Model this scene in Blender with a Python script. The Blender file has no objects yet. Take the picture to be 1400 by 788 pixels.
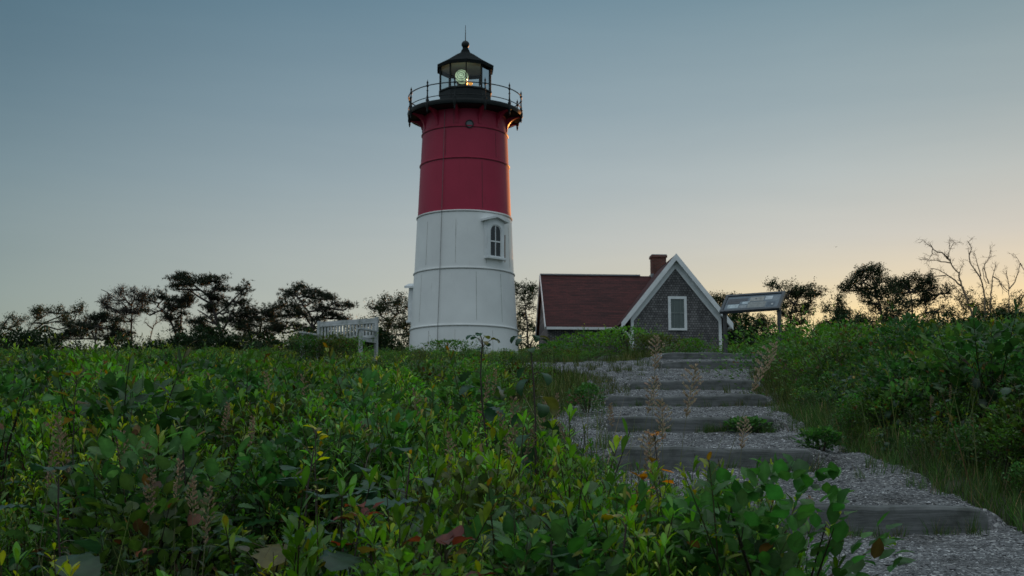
import bpy, bmesh, math, random
import numpy as np
from mathutils import Vector, Matrix

random.seed(7)
rng = np.random.default_rng(11)
scene = bpy.context.scene
COL = scene.collection
R = math.radians

# ------------------------------------------------------------------ camera
F, CXP, CYP, HZ = 1750.0, 700.0, 394.0, 650.0
TH = math.atan((HZ - CYP) / F)
CT, ST = math.cos(TH), math.sin(TH)


def at(px, py, Y):
    """photograph pixel and distance ahead -> world point (camera at the origin, looking along +Y)"""
    u, v = (px - CXP) / F, (CYP - py) / F
    t = Y / (CT - v * ST)
    return Vector((u * t, Y, (ST + v * CT) * t))


cam_d = bpy.data.cameras.new('camera')
cam = bpy.data.objects.new('camera', cam_d)
COL.objects.link(cam)
cam.location = (0, 0, 0)
cam.rotation_euler = (math.pi / 2 + TH, 0, 0)
cam_d.sensor_width = 36.0
cam_d.lens = 36.0 * F / 1400.0
cam_d.clip_start = 0.05
cam_d.clip_end = 9000
cam_d.dof.use_dof = True
cam_d.dof.focus_distance = 6.5
cam_d.dof.aperture_fstop = 11.0
scene.camera = cam


# ------------------------------------------------------------------ tags
def tag(o, label=None, cat=None, group=None, kind=None):
    if label: o['label'] = label
    if cat: o['category'] = cat
    if group: o['group'] = group
    if kind: o['kind'] = kind
    return o


def empty(name, loc, rz=0.0, label=None, cat=None, group=None):
    o = bpy.data.objects.new(name, None)
    COL.objects.link(o)
    o.location = loc
    o.rotation_euler = (0, 0, rz)
    o.empty_display_size = 0.2
    return tag(o, label, cat, group)


# ------------------------------------------------------------------ materials
def new_mat(name):
    m = bpy.data.materials.new(name)
    m.use_nodes = True
    nt = m.node_tree
    b = nt.nodes['Principled BSDF']
    return m, nt, b


def N(nt, kind, **kw):
    n = nt.nodes.new(kind)
    for k, v in kw.items():
        if k in n.inputs: n.inputs[k].default_value = v
        else: setattr(n, k, v)
    return n


def ramp(nt, stops):
    r = nt.nodes.new('ShaderNodeValToRGB')
    e = r.color_ramp.elements
    while len(e) < len(stops): e.new(0.5)
    for i, (p, c) in enumerate(stops):
        e[i].position = p
        e[i].color = (*c, 1) if len(c) == 3 else c
    return r


def mapping(nt, coord='Object', scale=(1, 1, 1), rot=(0, 0, 0)):
    tc = nt.nodes.new('ShaderNodeTexCoord')
    mp = nt.nodes.new('ShaderNodeMapping')
    mp.inputs['Scale'].default_value = scale
    mp.inputs['Rotation'].default_value = rot
    nt.links.new(tc.outputs[coord], mp.inputs['Vector'])
    return mp


def plain(name, col, rough=0.6, metal=0.0, var=0.25, nscale=6.0, bump=0.1, stretch=(1, 1, 1), spec=0.5):
    """a coloured surface with worn, uneven tone and a slight bump"""
    m, nt, b = new_mat(name)
    mp = mapping(nt, 'Object', stretch)
    n1 = N(nt, 'ShaderNodeTexNoise', Scale=nscale, Detail=6.0, Roughness=0.65)
    nt.links.new(mp.outputs[0], n1.inputs['Vector'])
    d = tuple(c * (1 - var) for c in col)
    l = tuple(min(1, c * (1 + var)) for c in col)
    r = ramp(nt, [(0.3, d), (0.7, l)])
    nt.links.new(n1.outputs['Fac'], r.inputs[0])
    nt.links.new(r.outputs[0], b.inputs['Base Color'])
    b.inputs['Roughness'].default_value = rough
    b.inputs['Metallic'].default_value = metal
    b.inputs['Specular IOR Level'].default_value = spec
    if bump:
        bp = N(nt, 'ShaderNodeBump', Strength=bump, Distance=0.02)
        nt.links.new(n1.outputs['Fac'], bp.inputs['Height'])
        nt.links.new(bp.outputs[0], b.inputs['Normal'])
    return m


def painted_iron(name, col, rust=(0.12, 0.05, 0.02), rough=0.38, amount=0.62):
    """painted iron plate with streaks of rust running down"""
    m, nt, b = new_mat(name)
    mp = mapping(nt, 'Object', (2.2, 2.2, 0.16))
    n1 = N(nt, 'ShaderNodeTexNoise', Scale=3.0, Detail=8.0, Roughness=0.7)
    nt.links.new(mp.outputs[0], n1.inputs['Vector'])
    mp2 = mapping(nt, 'Object', (1, 1, 1))
    n2 = N(nt, 'ShaderNodeTexNoise', Scale=0.7, Detail=5.0)
    nt.links.new(mp2.outputs[0], n2.inputs['Vector'])
    r2 = ramp(nt, [(0.3, tuple(c * 0.86 for c in col)), (0.7, col)])
    nt.links.new(n2.outputs['Fac'], r2.inputs[0])
    r1 = ramp(nt, [(amount, (0, 0, 0)), (amount + 0.2, (0.55, 0.55, 0.55))])
    nt.links.new(n1.outputs['Fac'], r1.inputs[0])
    mx = N(nt, 'ShaderNodeMix', data_type='RGBA')
    nt.links.new(r1.outputs[0], mx.inputs[0])
    nt.links.new(r2.outputs[0], mx.inputs[6])
    mx.inputs[7].default_value = (*rust, 1)
    nt.links.new(mx.outputs[2], b.inputs['Base Color'])
    b.inputs['Roughness'].default_value = rough
    bp = N(nt, 'ShaderNodeBump', Strength=0.12, Distance=0.05)
    nt.links.new(n2.outputs['Fac'], bp.inputs['Height'])
    nt.links.new(bp.outputs[0], b.inputs['Normal'])
    return m


def wood(name, a, c, axis=0, rough=0.8, scale=3.0):
    m, nt, b = new_mat(name)
    s = [14, 14, 14]; s[axis] = 0.8
    mp = mapping(nt, 'Object', tuple(s))
    n1 = N(nt, 'ShaderNodeTexNoise', Scale=scale, Detail=8.0, Roughness=0.7, Distortion=0.6)
    nt.links.new(mp.outputs[0], n1.inputs['Vector'])
    r = ramp(nt, [(0.22, tuple(q * .3 for q in a)), (0.34, a), (0.72, c)])
    nt.links.new(n1.outputs['Fac'], r.inputs[0])
    mp2 = mapping(nt, 'Object', (1, 1, 1))
    n2 = N(nt, 'ShaderNodeTexNoise', Scale=3.2, Detail=7.0, Roughness=.7)
    nt.links.new(mp2.outputs[0], n2.inputs['Vector'])
    r2 = ramp(nt, [(0.36, (0.40, 0.43, 0.36)), (0.5, (.85, .87, .84)), (0.66, (1.1, 1.1, 1.1))])
    nt.links.new(n2.outputs['Fac'], r2.inputs[0])
    mx = N(nt, 'ShaderNodeMix', data_type='RGBA', blend_type='MULTIPLY')
    mx.inputs[0].default_value = 1
    nt.links.new(r.outputs[0], mx.inputs[6]); nt.links.new(r2.outputs[0], mx.inputs[7])
    nt.links.new(mx.outputs[2], b.inputs['Base Color'])
    b.inputs['Roughness'].default_value = rough
    bp = N(nt, 'ShaderNodeBump', Strength=0.5, Distance=0.01)
    nt.links.new(n1.outputs['Fac'], bp.inputs['Height'])
    nt.links.new(bp.outputs[0], b.inputs['Normal'])
    return m


def brick_mat(name, c1, c2, mortar, w, h, msize=0.02, coord='Object', rot=(R(90), 0, 0), bump=0.6, rough=0.85, offset=0.5, var=0.5, scale=(1, 1, 1)):
    m, nt, b = new_mat(name)
    mp = mapping(nt, coord, scale, rot)
    br = N(nt, 'ShaderNodeTexBrick', Scale=1.0)
    br.offset = offset
    br.inputs['Brick Width'].default_value = w
    br.inputs['Row Height'].default_value = h
    br.inputs['Mortar Size'].default_value = msize
    br.inputs['Mortar Smooth'].default_value = 0.2
    br.inputs['Bias'].default_value = 0.0
    br.inputs['Color1'].default_value = (*c1, 1)
    br.inputs['Color2'].default_value = (*c2, 1)
    br.inputs['Mortar'].default_value = (*mortar, 1)
    nt.links.new(mp.outputs[0], br.inputs['Vector'])
    n2 = N(nt, 'ShaderNodeTexNoise', Scale=1.3, Detail=5.0)
    tc = mapping(nt, 'Object')
    nt.links.new(tc.outputs[0], n2.inputs['Vector'])
    r2 = ramp(nt, [(0.3, (1 - var,) * 3), (0.7, (1, 1, 1))])
    nt.links.new(n2.outputs['Fac'], r2.inputs[0])
    mx = N(nt, 'ShaderNodeMix', data_type='RGBA', blend_type='MULTIPLY')
    mx.inputs[0].default_value = 1
    if coord == 'UV':
        mp3 = mapping(nt, 'UV', (.5, 7.1, 1))
        n3 = N(nt, 'ShaderNodeTexNoise', Scale=1.0, Detail=4.0, Roughness=0.6)
        nt.links.new(mp3.outputs[0], n3.inputs['Vector'])
        r2 = ramp(nt, [(0.36, (.42, .42, .45)), (0.5, (.95, .95, .95)), (.7, (1.25, 1.2, 1.2))])
        nt.links.new(n3.outputs['Fac'], r2.inputs[0])
    nt.links.new(br.outputs['Color'], mx.inputs[6]); nt.links.new(r2.outputs[0], mx.inputs[7])
    nt.links.new(mx.outputs[2], b.inputs['Base Color'])
    b.inputs['Roughness'].default_value = rough
    inv = N(nt, 'ShaderNodeMath', operation='SUBTRACT'); inv.inputs[0].default_value = 1
    nt.links.new(br.outputs['Fac'], inv.inputs[1])
    bp = N(nt, 'ShaderNodeBump', Strength=bump, Distance=0.02)
    nt.links.new(inv.outputs[0], bp.inputs['Height'])
    nt.links.new(bp.outputs[0], b.inputs['Normal'])
    return m


def leaf_mat(name, trans=0.35, rough=0.42, spec=0.5):
    """leaves: colour from the tint attribute, some light passes through the blade"""
    m, nt, b = new_mat(name)
    at_ = nt.nodes.new('ShaderNodeAttribute'); at_.attribute_name = 'tint'
    tc = nt.nodes.new('ShaderNodeTexCoord')
    n1 = N(nt, 'ShaderNodeTexNoise', Scale=45.0, Detail=3.0)
    nt.links.new(tc.outputs['Object'], n1.inputs['Vector'])
    r = ramp(nt, [(0.3, (0.75, 0.75, 0.75)), (0.7, (1.1, 1.1, 1.1))])
    nt.links.new(n1.outputs['Fac'], r.inputs[0])
    mx = N(nt, 'ShaderNodeMix', data_type='RGBA', blend_type='MULTIPLY'); mx.inputs[0].default_value = 1
    nt.links.new(at_.outputs['Color'], mx.inputs[6]); nt.links.new(r.outputs[0], mx.inputs[7])
    nt.links.new(mx.outputs[2], b.inputs['Base Color'])
    b.inputs['Roughness'].default_value = rough
    b.inputs['Specular IOR Level'].default_value = spec
    tr = nt.nodes.new('ShaderNodeBsdfTranslucent')
    hs = N(nt, 'ShaderNodeHueSaturation', Saturation=1.15, Value=1.5)
    nt.links.new(mx.outputs[2], hs.inputs['Color'])
    nt.links.new(hs.outputs[0], tr.inputs['Color'])
    ms = nt.nodes.new('ShaderNodeMixShader'); ms.inputs[0].default_value = trans
    nt.links.new(b.outputs[0], ms.inputs[1]); nt.links.new(tr.outputs[0], ms.inputs[2])
    nt.links.new(ms.outputs[0], nt.nodes['Material Output'].inputs['Surface'])
    return m


def tint_mat(name, rough=0.85):
    m, nt, b = new_mat(name)
    at_ = nt.nodes.new('ShaderNodeAttribute'); at_.attribute_name = 'tint'
    nt.links.new(at_.outputs['Color'], b.inputs['Base Color'])
    b.inputs['Roughness'].default_value = rough
    return m


M = {}
M['white_iron'] = painted_iron('white_painted_iron', (0.80, 0.81, 0.79), amount=0.61)
M['red_iron'] = painted_iron('red_painted_iron', (0.36, 0.020, 0.055), rust=(0.16, 0.012, 0.022), rough=0.50, amount=0.58)
M['red_iron'].node_tree.nodes['Principled BSDF'].inputs['Specular IOR Level'].default_value = 0.32
M['black_iron'] = plain('black_painted_iron', (0.012, 0.016, 0.016), 0.55, 0.0, 0.3, 4.0, 0.1, (1, 1, 1), 0.25)
M['seam'] = plain('rusty_seam', (0.42, 0.42, 0.39), 0.7, 0, 0.55, 9.0, 0.2, (1, 1, 0.3))
M['red_seam'] = plain('dark_red_seam', (0.10, 0.012, 0.02), 0.6, 0, 0.3, 9.0, 0.2)
M['cable'] = plain('dark_cable', (0.12, 0.115, 0.11), 0.6, 0, 0.3)
M['rust'] = plain('rust_stain', (0.16, 0.07, 0.02), 0.85, 0, 0.5, 12.0, 0.2, (1, 1, 0.2))
M['white_trim'] = plain('white_trim_paint', (0.72, 0.74, 0.74), 0.5, 0, 0.10, 3.0, 0.05)
M['dark_glass'] = plain('dark_window_glass', (0.02, 0.025, 0.03), 0.08, 0, 0.1, 2.0, 0.0)
M['bronze'] = plain('dark_lamp_metal', (0.05, 0.045, 0.04), 0.4, 0.6, 0.2)
M['bark'] = plain('pine_bark', (0.045, 0.038, 0.032), 0.9, 0, 0.4, 12.0, 0.6, (1, 1, 0.3))
M['dead_bark'] = plain('bare_grey_bark', (0.17, 0.13, 0.085), 0.9, 0, 0.35, 12.0, 0.6, (1, 1, 0.3))
M['needles'] = leaf_mat('pine_needles', 0.12, 0.6, 0.2)
M['leaf'] = leaf_mat('leaf_blade', 0.40, 0.45, 0.30)
M['gloss_leaf'] = leaf_mat('glossy_leaf_blade', 0.28, 0.36, 0.35)
M['grass'] = leaf_mat('grass_blade', 0.35, 0.55, 0.25)
M['stem'] = tint_mat('woody_stem')
M['plume'] = leaf_mat('dry_plume', 0.35, 0.8, 0.1)
M['timber'] = wood('weathered_timber', (0.080, 0.083, 0.083), (0.20, 0.204, 0.205), 0)
M['grey_wood'] = wood('silvered_bench_wood', (0.36, 0.365, 0.37), (0.62, 0.63, 0.64), 0)
M['post_wood'] = wood('sign_post_wood', (0.05, 0.05, 0.052), (0.11, 0.11, 0.115), 2)


# ------------------------------------------------------------------ mesh builder
class MB:
    def __init__(s):
        s.v, s.f = [], []

    def add(s, vs, fs):
        o = len(s.v)
        s.v += [tuple(v) for v in vs]
        s.f += [tuple(i + o for i in f) for f in fs]
        return s

    def box(s, lo, hi, mtx=None):
        x0, y0, z0 = lo; x1, y1, z1 = hi
        vs = [(x0, y0, z0), (x1, y0, z0), (x1, y1, z0), (x0, y1, z0), (x0, y0, z1), (x1, y0, z1), (x1, y1, z1), (x0, y1, z1)]
        if mtx: vs = [mtx @ Vector(v) for v in vs]
        return s.add(vs, [(0, 3, 2, 1), (4, 5, 6, 7), (0, 1, 5, 4), (1, 2, 6, 5), (2, 3, 7, 6), (3, 0, 4, 7)])

    def bar(s, a, b, w, h, up=(0, 0, 1)):
        """box beam from a to b, w across, h along up"""
        a, b = Vector(a), Vector(b)
        d = (b - a).normalized()
        x = d.cross(Vector(up)).normalized()
        u = x.cross(d).normalized()
        vs = []
        for p in (a, b):
            for sx, su in ((-1, -1), (1, -1), (1, 1), (-1, 1)):
                vs.append(p + x * (sx * w / 2) + u * (su * h / 2))
        return s.add(vs, [(0, 1, 2, 3), (7, 6, 5, 4), (0, 4, 5, 1), (1, 5, 6, 2), (2, 6, 7, 3), (3, 7, 4, 0)])

    def tube(s, pts, rad, k=8, cap=True):
        pts = [Vector(p) for p in pts]
        if not hasattr(rad, '__len__'): rad = [rad] * len(pts)
        vs, fs = [], []
        for i, p in enumerate(pts):
            d = (pts[min(i + 1, len(pts) - 1)] - pts[max(i - 1, 0)]).normalized()
            ref = Vector((0, 0, 1)) if abs(d.z) < 0.9 else Vector((1, 0, 0))
            x = d.cross(ref).normalized(); y = d.cross(x)
            for j in range(k):
                a = 2 * math.pi * j / k
                vs.append(p + (x * math.cos(a) + y * math.sin(a)) * rad[i])
        for i in range(len(pts) - 1):
            for j in range(k):
                a, b2 = i * k + j, i * k + (j + 1) % k
                fs.append((a, b2, b2 + k, a + k))
        if cap:
            fs.append(tuple(range(k - 1, -1, -1)))
            fs.append(tuple(range((len(pts) - 1) * k, len(pts) * k)))
        return s.add(vs, fs)

    def lathe(s, prof, k=48, a0=0.0, c=(0, 0, 0), close=False):
        vs, fs = [], []
        for r, z in prof:
            for j in range(k):
                a = a0 + 2 * math.pi * j / k
                vs.append((c[0] + r * math.sin(a), c[1] - r * math.cos(a), c[2] + z))
        n = len(prof)
        for i in range(n if close else n - 1):
            i2 = (i + 1) % n
            for j in range(k):
                j2 = (j + 1) % k
                fs.append((i * k + j, i * k + j2, i2 * k + j2, i2 * k + j))
        return s.add(vs, fs)

    def prism(s, poly, lo, hi, axis=1):
        """polygon (2D) swept along one axis"""
        n = len(poly)
        def P(q, t):
            return {0: (t, q[0], q[1]), 1: (q[0], t, q[1]), 2: (q[0], q[1], t)}[axis]
        vs = [P(q, lo) for q in poly] + [P(q, hi) for q in poly]
        fs = [tuple(range(n)), tuple(range(2 * n - 1, n - 1, -1))]
        for i in range(n):
            j = (i + 1) % n
            fs.append((i, i + n, j + n, j))
        return s.add(vs, fs)

    def build(s, name, m, parent=None, smooth=False, bevel=0.0, loc=None, rot=None):
        me = bpy.data.meshes.new(name)
        me.from_pydata([tuple(v) for v in s.v], [], s.f)
        me.validate()
        bm = bmesh.new(); bm.from_mesh(me)
        bmesh.ops.recalc_face_normals(bm, faces=bm.faces)
        if bevel:
            bmesh.ops.bevel(bm, geom=list(bm.edges), offset=bevel, segments=2, affect='EDGES', profile=0.6)
        bm.to_mesh(me); bm.free()
        me.materials.append(m)
        if smooth:
            me.polygons.foreach_set('use_smooth', [True] * len(me.polygons))
        o = bpy.data.objects.new(name, me)
        COL.objects.link(o)
        if parent: o.parent = parent
        if loc is not None: o.location = loc
        if rot is not None: o.rotation_euler = rot
        return o


def auto_smooth(o, ang=40):
    me = o.data
    me.polygons.foreach_set('use_smooth', [True] * len(me.polygons))
    me.set_sharp_from_angle(angle=R(ang))
    return o


# ------------------------------------------------------------------ terrain
PD = [-30, 0, 3, 5, 6.5, 8.2, 9.6, 11, 13, 15, 18, 23, 25.5, 28, 34, 45, 52, 60, 68, 75, 90, 130, 300, 900, 5000]
PZ = [-4.2, -1.25, -.76, -.47, -.24, .05, .22, .40, .63, .85, 1.24, 1.97, 2.30, 2.58, 3.15, 4.15, 4.78, 5.42, 5.35, 5.05, 4.5, 3.4, -4, -14, -20]
XL_D = [2.8, 3.6, 4.2, 5.2, 6.3, 8, 9.8, 10.8, 12.7, 15, 17.8, 20.5, 21.6, 23.6, 24.2, 27, 34, 45, 60]
XL_X = [.58, .80, .95, 1.00, .72, .48, .25, .16, .42, .75, 1.05, 1.2, -1.0, -1.2, 2.3, 3.1, 5.0, 7.0, 7.6]
XR_D = [3.6, 6.5, 7.9, 8.7, 9.4, 11.3, 14, 16, 18, 21, 23, 25.5, 28, 34, 45, 60]
XR_X = [3.4, 2.48, 2.46, 2.36, 2.36, 2.56, 2.92, 3.25, 3.55, 4.1, 4.55, 5.1, 5.5, 6.6, 8.4, 9.0]


def sstep(x):
    x = np.clip(x, 0, 1)
    return x * x * (3 - 2 * x)


def wob(x, y, s=1.0, seed=0.0):
    return (np.sin(x * 1.7 * s + y * 0.9 * s + seed) + np.sin(-x * 0.8 * s + y * 2.3 * s + 1.7 * seed + 1) +
            np.sin(x * 3.1 * s - y * 2.7 * s + 2.1 * seed + 2) * 0.6) / 2.6


def xl(y): return np.interp(y, XL_D, XL_X)
def xr(y): return np.interp(y, XR_D, XR_X)


def ground0(x, y):
    x = np.asarray(x, float); y = np.asarray(y, float)
    z = np.interp(y, PD, PZ)
    fade = 1 - sstep((y - 16) / 26)
    z = z - 0.26 * sstep((xl(y) - 0.2 - x) / 2.2) * fade
    z = z + 0.28 * sstep((x - xr(y) - 0.1) / 2.0) * fade
    amp = np.clip(y / 30, 0.03, 1) * np.where(y > 90, 2.0, 1.0)
    z = z + 0.05 * wob(x, y, 0.9) * np.clip(sstep((np.abs(y - 40)) / 1e9) + 1, 0, 1) * 0.6
    return z + 0.03 * wob(x, y, 2.7, 3.0)


def path_mask(x, y):
    w = 0.16
    a = sstep((x - xl(y)) / w + 0.5) * sstep((xr(y) - x) / w + 0.5)
    return a * (y > 3.2) * (y < 60)


def ground(x, y):
    return ground0(x, y) - 0.26 * path_mask(x, y) * (1 - 0.6 * sstep((np.asarray(y) - 27) / 6))


# steps: distance, top row, bottom row, left and right column in the photograph
STEPS = [(6.5, 690, 731, 900, 1343), (8.2, 612, 645, 840, 1108), (11.0, 570, 594, 832, 1056), (15.0, 541, 558, 828, 1047),
         (18.0, 520.5, 535, 862, 1036), (23.0, 494, 506, 905, 1036), (25.5, 483, 493, 905, 1042)]
SD = []
for d, yt, yb, a, b in STEPS:
    SD.append((d, at(700, yt, d).z, at(700, yb, d).z, at(a, yt, d).x, at(b, yt, d).x))
# control points of the stepped path profile
kd, kz = [3.0, 5.0], [-.72, -.46]
for d, zt, zb, xa, xb in SD:
    kd += [d - 0.02, d + 0.02]
    kz += [zb + 0.012, zt - 0.012]
kd += [28, 34, 45, 60]; kz += [2.62, 3.19, 4.19, 5.45]
kd, kz = np.array(kd), np.array(kz)
md, mz = [3.0, 5.0], [-.72, -.46]
for d, zt, zb, xa, xb in SD:
    md.append(d); mz.append((zt + zb) / 2)
md += [28, 34, 45, 60]; mz += [2.62, 3.19, 4.19, 5.45]


def path_z(x, y):
    x = np.asarray(x, float); y = np.asarray(y, float)
    zs = np.interp(y, kd, kz)
    zm = np.interp(y, md, mz)
    sa = np.interp(y, [s[0] for s in SD], [s[3] for s in SD])
    sb = np.interp(y, [s[0] for s in SD], [s[4] for s in SD])
    k = sstep((x - sa) / 0.22 + 0.9) * sstep((sb - x) / 0.22 + 0.9)
    z = zm + (zs - zm) * k
    z = z + 0.016 * wob(x, y, 4.0) + 0.009 * wob(x, y, 11.0, 2)
    edge = np.minimum(x - xl(y), xr(y) - x)
    z = z - 0.30 * sstep((0.10 - edge + 0.07 * wob(x, y, 4.0, 5)) / 0.35)
    return z


def grid_mesh(name, xs, ys, zf, m, keep=None):
    X, Y = np.meshgrid(xs, ys)
    Z = zf(X, Y)
    V = np.stack([X, Y, Z], -1).reshape(-1, 3)
    nx, ny = len(xs), len(ys)
    i = np.arange(ny - 1)[:, None] * nx + np.arange(nx - 1)[None, :]
    Q = np.stack([i, i + 1, i + nx + 1, i + nx], -1).reshape(-1, 4)
    if keep is not None:
        kx = (xs[1:] + xs[:-1]) / 2; ky = (ys[1:] + ys[:-1]) / 2
        KX, KY = np.meshgrid(kx, ky)
        Q = Q[keep(KX, KY).reshape(-1)]
    me = bpy.data.meshes.new(name)
    me.vertices.add(len(V)); me.vertices.foreach_set('co', V.reshape(-1))
    me.loops.add(len(Q) * 4); me.loops.foreach_set('vertex_index', Q.reshape(-1).astype(np.int32))
    me.polygons.add(len(Q))
    me.polygons.foreach_set('loop_start', np.arange(0, len(Q) * 4, 4, dtype=np.int32))
    me.polygons.foreach_set('use_smooth', np.ones(len(Q), bool))
    me.update(); me.validate()
    me.materials.append(m)
    o = bpy.data.objects.new(name, me)
    COL.objects.link(o)
    return o


def ground_material():
    m, nt, b = new_mat('dark_soil_and_moss')
    mp = mapping(nt, 'Object')
    n1 = N(nt, 'ShaderNodeTexNoise', Scale=2.2, Detail=8.0, Roughness=0.7)
    nt.links.new(mp.outputs[0], n1.inputs['Vector'])
    r = ramp(nt, [(0.3, (0.018, 0.022, 0.010)), (0.55, (0.035, 0.042, 0.016)), (0.75, (0.06, 0.052, 0.028))])
    nt.links.new(n1.outputs['Fac'], r.inputs[0])
    nt.links.new(r.outputs[0], b.inputs['Base Color'])
    b.inputs['Roughness'].default_value = 0.95
    n2 = N(nt, 'ShaderNodeTexNoise', Scale=30.0, Detail=5.0)
    nt.links.new(mp.outputs[0], n2.inputs['Vector'])
    bp = N(nt, 'ShaderNodeBump', Strength=0.8, Distance=0.03)
    nt.links.new(n2.outputs['Fac'], bp.inputs['Height'])
    nt.links.new(bp.outputs[0], b.inputs['Normal'])
    return m


def gravel_material():
    m, nt, b = new_mat('crushed_shell_gravel')
    mp = mapping(nt, 'Object')
    v = N(nt, 'ShaderNodeTexVoronoi', Scale=75.0, Randomness=1.0)
    nt.links.new(mp.outputs[0], v.inputs['Vector'])
    sep = nt.nodes.new('ShaderNodeSeparateColor')
    nt.links.new(v.outputs['Color'], sep.inputs[0])
    r = ramp(nt, [(0.0, (0.07, 0.07, 0.072)), (0.45, (0.148, 0.150, 0.154)), (0.8, (0.25, 0.253, 0.258)), (0.97, (0.55, 0.55, 0.54))])
    nt.links.new(sep.outputs[0], r.inputs[0])
    n1 = N(nt, 'ShaderNodeTexNoise', Scale=2.6, Detail=8.0, Roughness=0.75)
    nt.links.new(mp.outputs[0], n1.inputs['Vector'])
    r1 = ramp(nt, [(0.36, (0.30, 0.29, 0.27)), (0.52, (.8, .8, .79)), (0.66, (1.1, 1.1, 1.1))])
    nt.links.new(n1.outputs['Fac'], r1.inputs[0])
    mx = N(nt, 'ShaderNodeMix', data_type='RGBA', blend_type='MULTIPLY'); mx.inputs[0].default_value = 1
    nt.links.new(r.outputs[0], mx.inputs[6]); nt.links.new(r1.outputs[0], mx.inputs[7])
    nt.links.new(mx.outputs[2], b.inputs['Base Color'])
    b.inputs['Roughness'].default_value = 0.85
    bp = N(nt, 'ShaderNodeBump', Strength=1.0, Distance=0.012)
    bp.invert = True
    nt.links.new(v.outputs['Distance'], bp.inputs['Height'])
    nt.links.new(bp.outputs[0], b.inputs['Normal'])
    return m


xs = np.unique(np.concatenate([np.linspace(-4000, -60, 30), np.linspace(-60, -10, 60), np.arange(-10, 10.01, 0.1), np.linspace(10, 60, 60), np.linspace(60, 4000, 30)]))
ys = np.unique(np.concatenate([np.linspace(-60, 2, 25), np.arange(2, 30, 0.12), np.arange(30, 100, 1.0), np.linspace(100, 400, 40), np.linspace(400, 5000, 30)]))
tag(grid_mesh('ground', xs, ys, ground, ground_material()), kind='structure')

gy = np.unique(np.concatenate([np.arange(3.4, 27, 0.06), np.array([s[0] + e for s in SD for e in (-0.021, 0.021)]), np.arange(27, 60, 0.5)]))
gx = np.arange(-2.0, 9.4, 0.06)
tag(grid_mesh('gravel_path', gx, gy, path_z, gravel_material(),
              keep=lambda X, Y: (X > xl(Y) - 0.3) & (X < xr(Y) + 0.3)), kind='structure')

# ------------------------------------------------------------------ timber steps
step_label = [
    'widest weathered timber step, lowest of the flight, grass blades against its face',
    'weathered timber step second up the gravel path, leafy weed at one end',
    'dark timber step third up the path, half overgrown with green weeds',
    'timber step fourth up the path, straggly grass hanging over its face',
    'timber step fifth up the path, below the gravel landing that spreads sideways',
    'short timber step second from the top, just above the gravel landing',
    'topmost timber step with a pale sunlit edge, at the foot of the sign post']
for i, (d, zt, zb, xa, xb) in enumerate(SD):
    b = MB()
    n = 40
    L = xb - xa
    ring = []
    depth = 0.15
    h = zt - zb + 0.10
    for k in range(n + 1):
        t = k / n
        x = -L / 2 + L * t
        s = 0.010 * math.sin(5.1 * t + i) + 0.005 * math.sin(17 * t + 2 * i) - .03 * max(0, abs(t - .5) - .47) / .03
        q = 0.007 * math.sin(11 * t + i * 1.3)
        r_ = 0.022
        pts = [(q, -h), (q, s - r_), (q + r_ * .3, s - r_ * .3), (q + r_, s), (depth - r_, s), (depth, s - r_), (depth, -h)]
        ring.append([(x, p[0], p[1]) for p in pts])
    vs = [p for rg in ring for p in rg]
    m_ = len(ring[0])
    fs = []
    for k in range(n):
        for j in range(m_):
            j2 = (j + 1) % m_
            fs.append((k * m_ + j, (k + 1) * m_ + j, (k + 1) * m_ + j2, k * m_ + j2))
    fs.append(tuple(range(m_))); fs.append(tuple(range(n * m_ + m_ - 1, n * m_ - 1, -1)))
    b.add(vs, fs)
    o = b.build('timber_step', M['timber'], loc=((xa + xb) / 2, d - 0.05, zt), rot=(0, R(random.uniform(-.4, .4)), R(random.uniform(-1.2, 1.2))))
    tag(o, step_label[i], 'step', 'timber steps of the gravel path')

# ------------------------------------------------------------------ lighthouse
D = 60.0
S = D / F                                    # metres per photograph pixel there (close enough)
LX = at(634, 480, D).x


def zy(py): return at(634, py, D).z


Z0 = zy(496)
lh = empty('lighthouse', (LX, D, Z0), 0, 'tall round lighthouse, white below and red above, with a black lantern room on top', 'lighthouse')


def H(py): return zy(py) - Z0


tiers = [  # (bottom row, top row, bottom radius px, top radius px, material)
    (520, 452, 76.6, 73.8, 'white_iron'), (452, 376, 73.4, 69.2, 'white_iron'), (376, 300, 68.8, 65.6, 'white_iron'),
    (300, 229, 65.0, 62.0, 'red_iron'), (229, 187, 61.6, 59.8, 'red_iron'), (187, 156, 59.5, 58.4, 'red_iron')]
shell_w, shell_r = MB(), MB()
for yb, yt, rb, rt, mm in tiers:
    tgt = shell_w if mm == 'white_iron' else shell_r
    z0, z1 = H(yb), H(yt)
    prof = [(rb * S + (rt - rb) * S * t, z0 + (z1 - z0) * t) for t in (0, .25, .5, .75, 1)]
    tgt.lathe(prof, 96)
shell_w = auto_smooth(shell_w.build('white_shell', M['white_iron'], lh))
shell_r = auto_smooth(shell_r.build('red_shell', M['red_iron'], lh))


def rad_at(py):
    for yb, yt, rb, rt, mm in tiers:
        if yt <= py <= yb: return (rb + (rt - rb) * (yb - py) / (yb - yt)) * S
    return 58 * S


for py, mm in ((452, 'white_iron'), (376, 'white_iron'), (300, 'white_iron'), (229, 'red_iron'), (187, 'red_iron')):
    r_, z = rad_at(py) , H(py)
    bb = MB()
    bb.lathe([(r_ - .08, z - .055), (r_ + .035, z - .055), (r_ + .045, z - .04), (r_ + .045, z - .005), (r_ + .035, z + .01), (r_ - .08, z + .02)], 96, close=True)
    auto_smooth(bb.build('flange_ring', M[mm], lh), 30)
    sm = MB()
    sm.lathe([(r_ - .05, z - .085), (r_ + .014, z - .085), (r_ + .016, z - .058), (r_ - .05, z - .058)], 96, close=True)
    sm.build('ring_joint', M['seam' if mm == 'white_iron' else 'red_seam'], lh)


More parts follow.
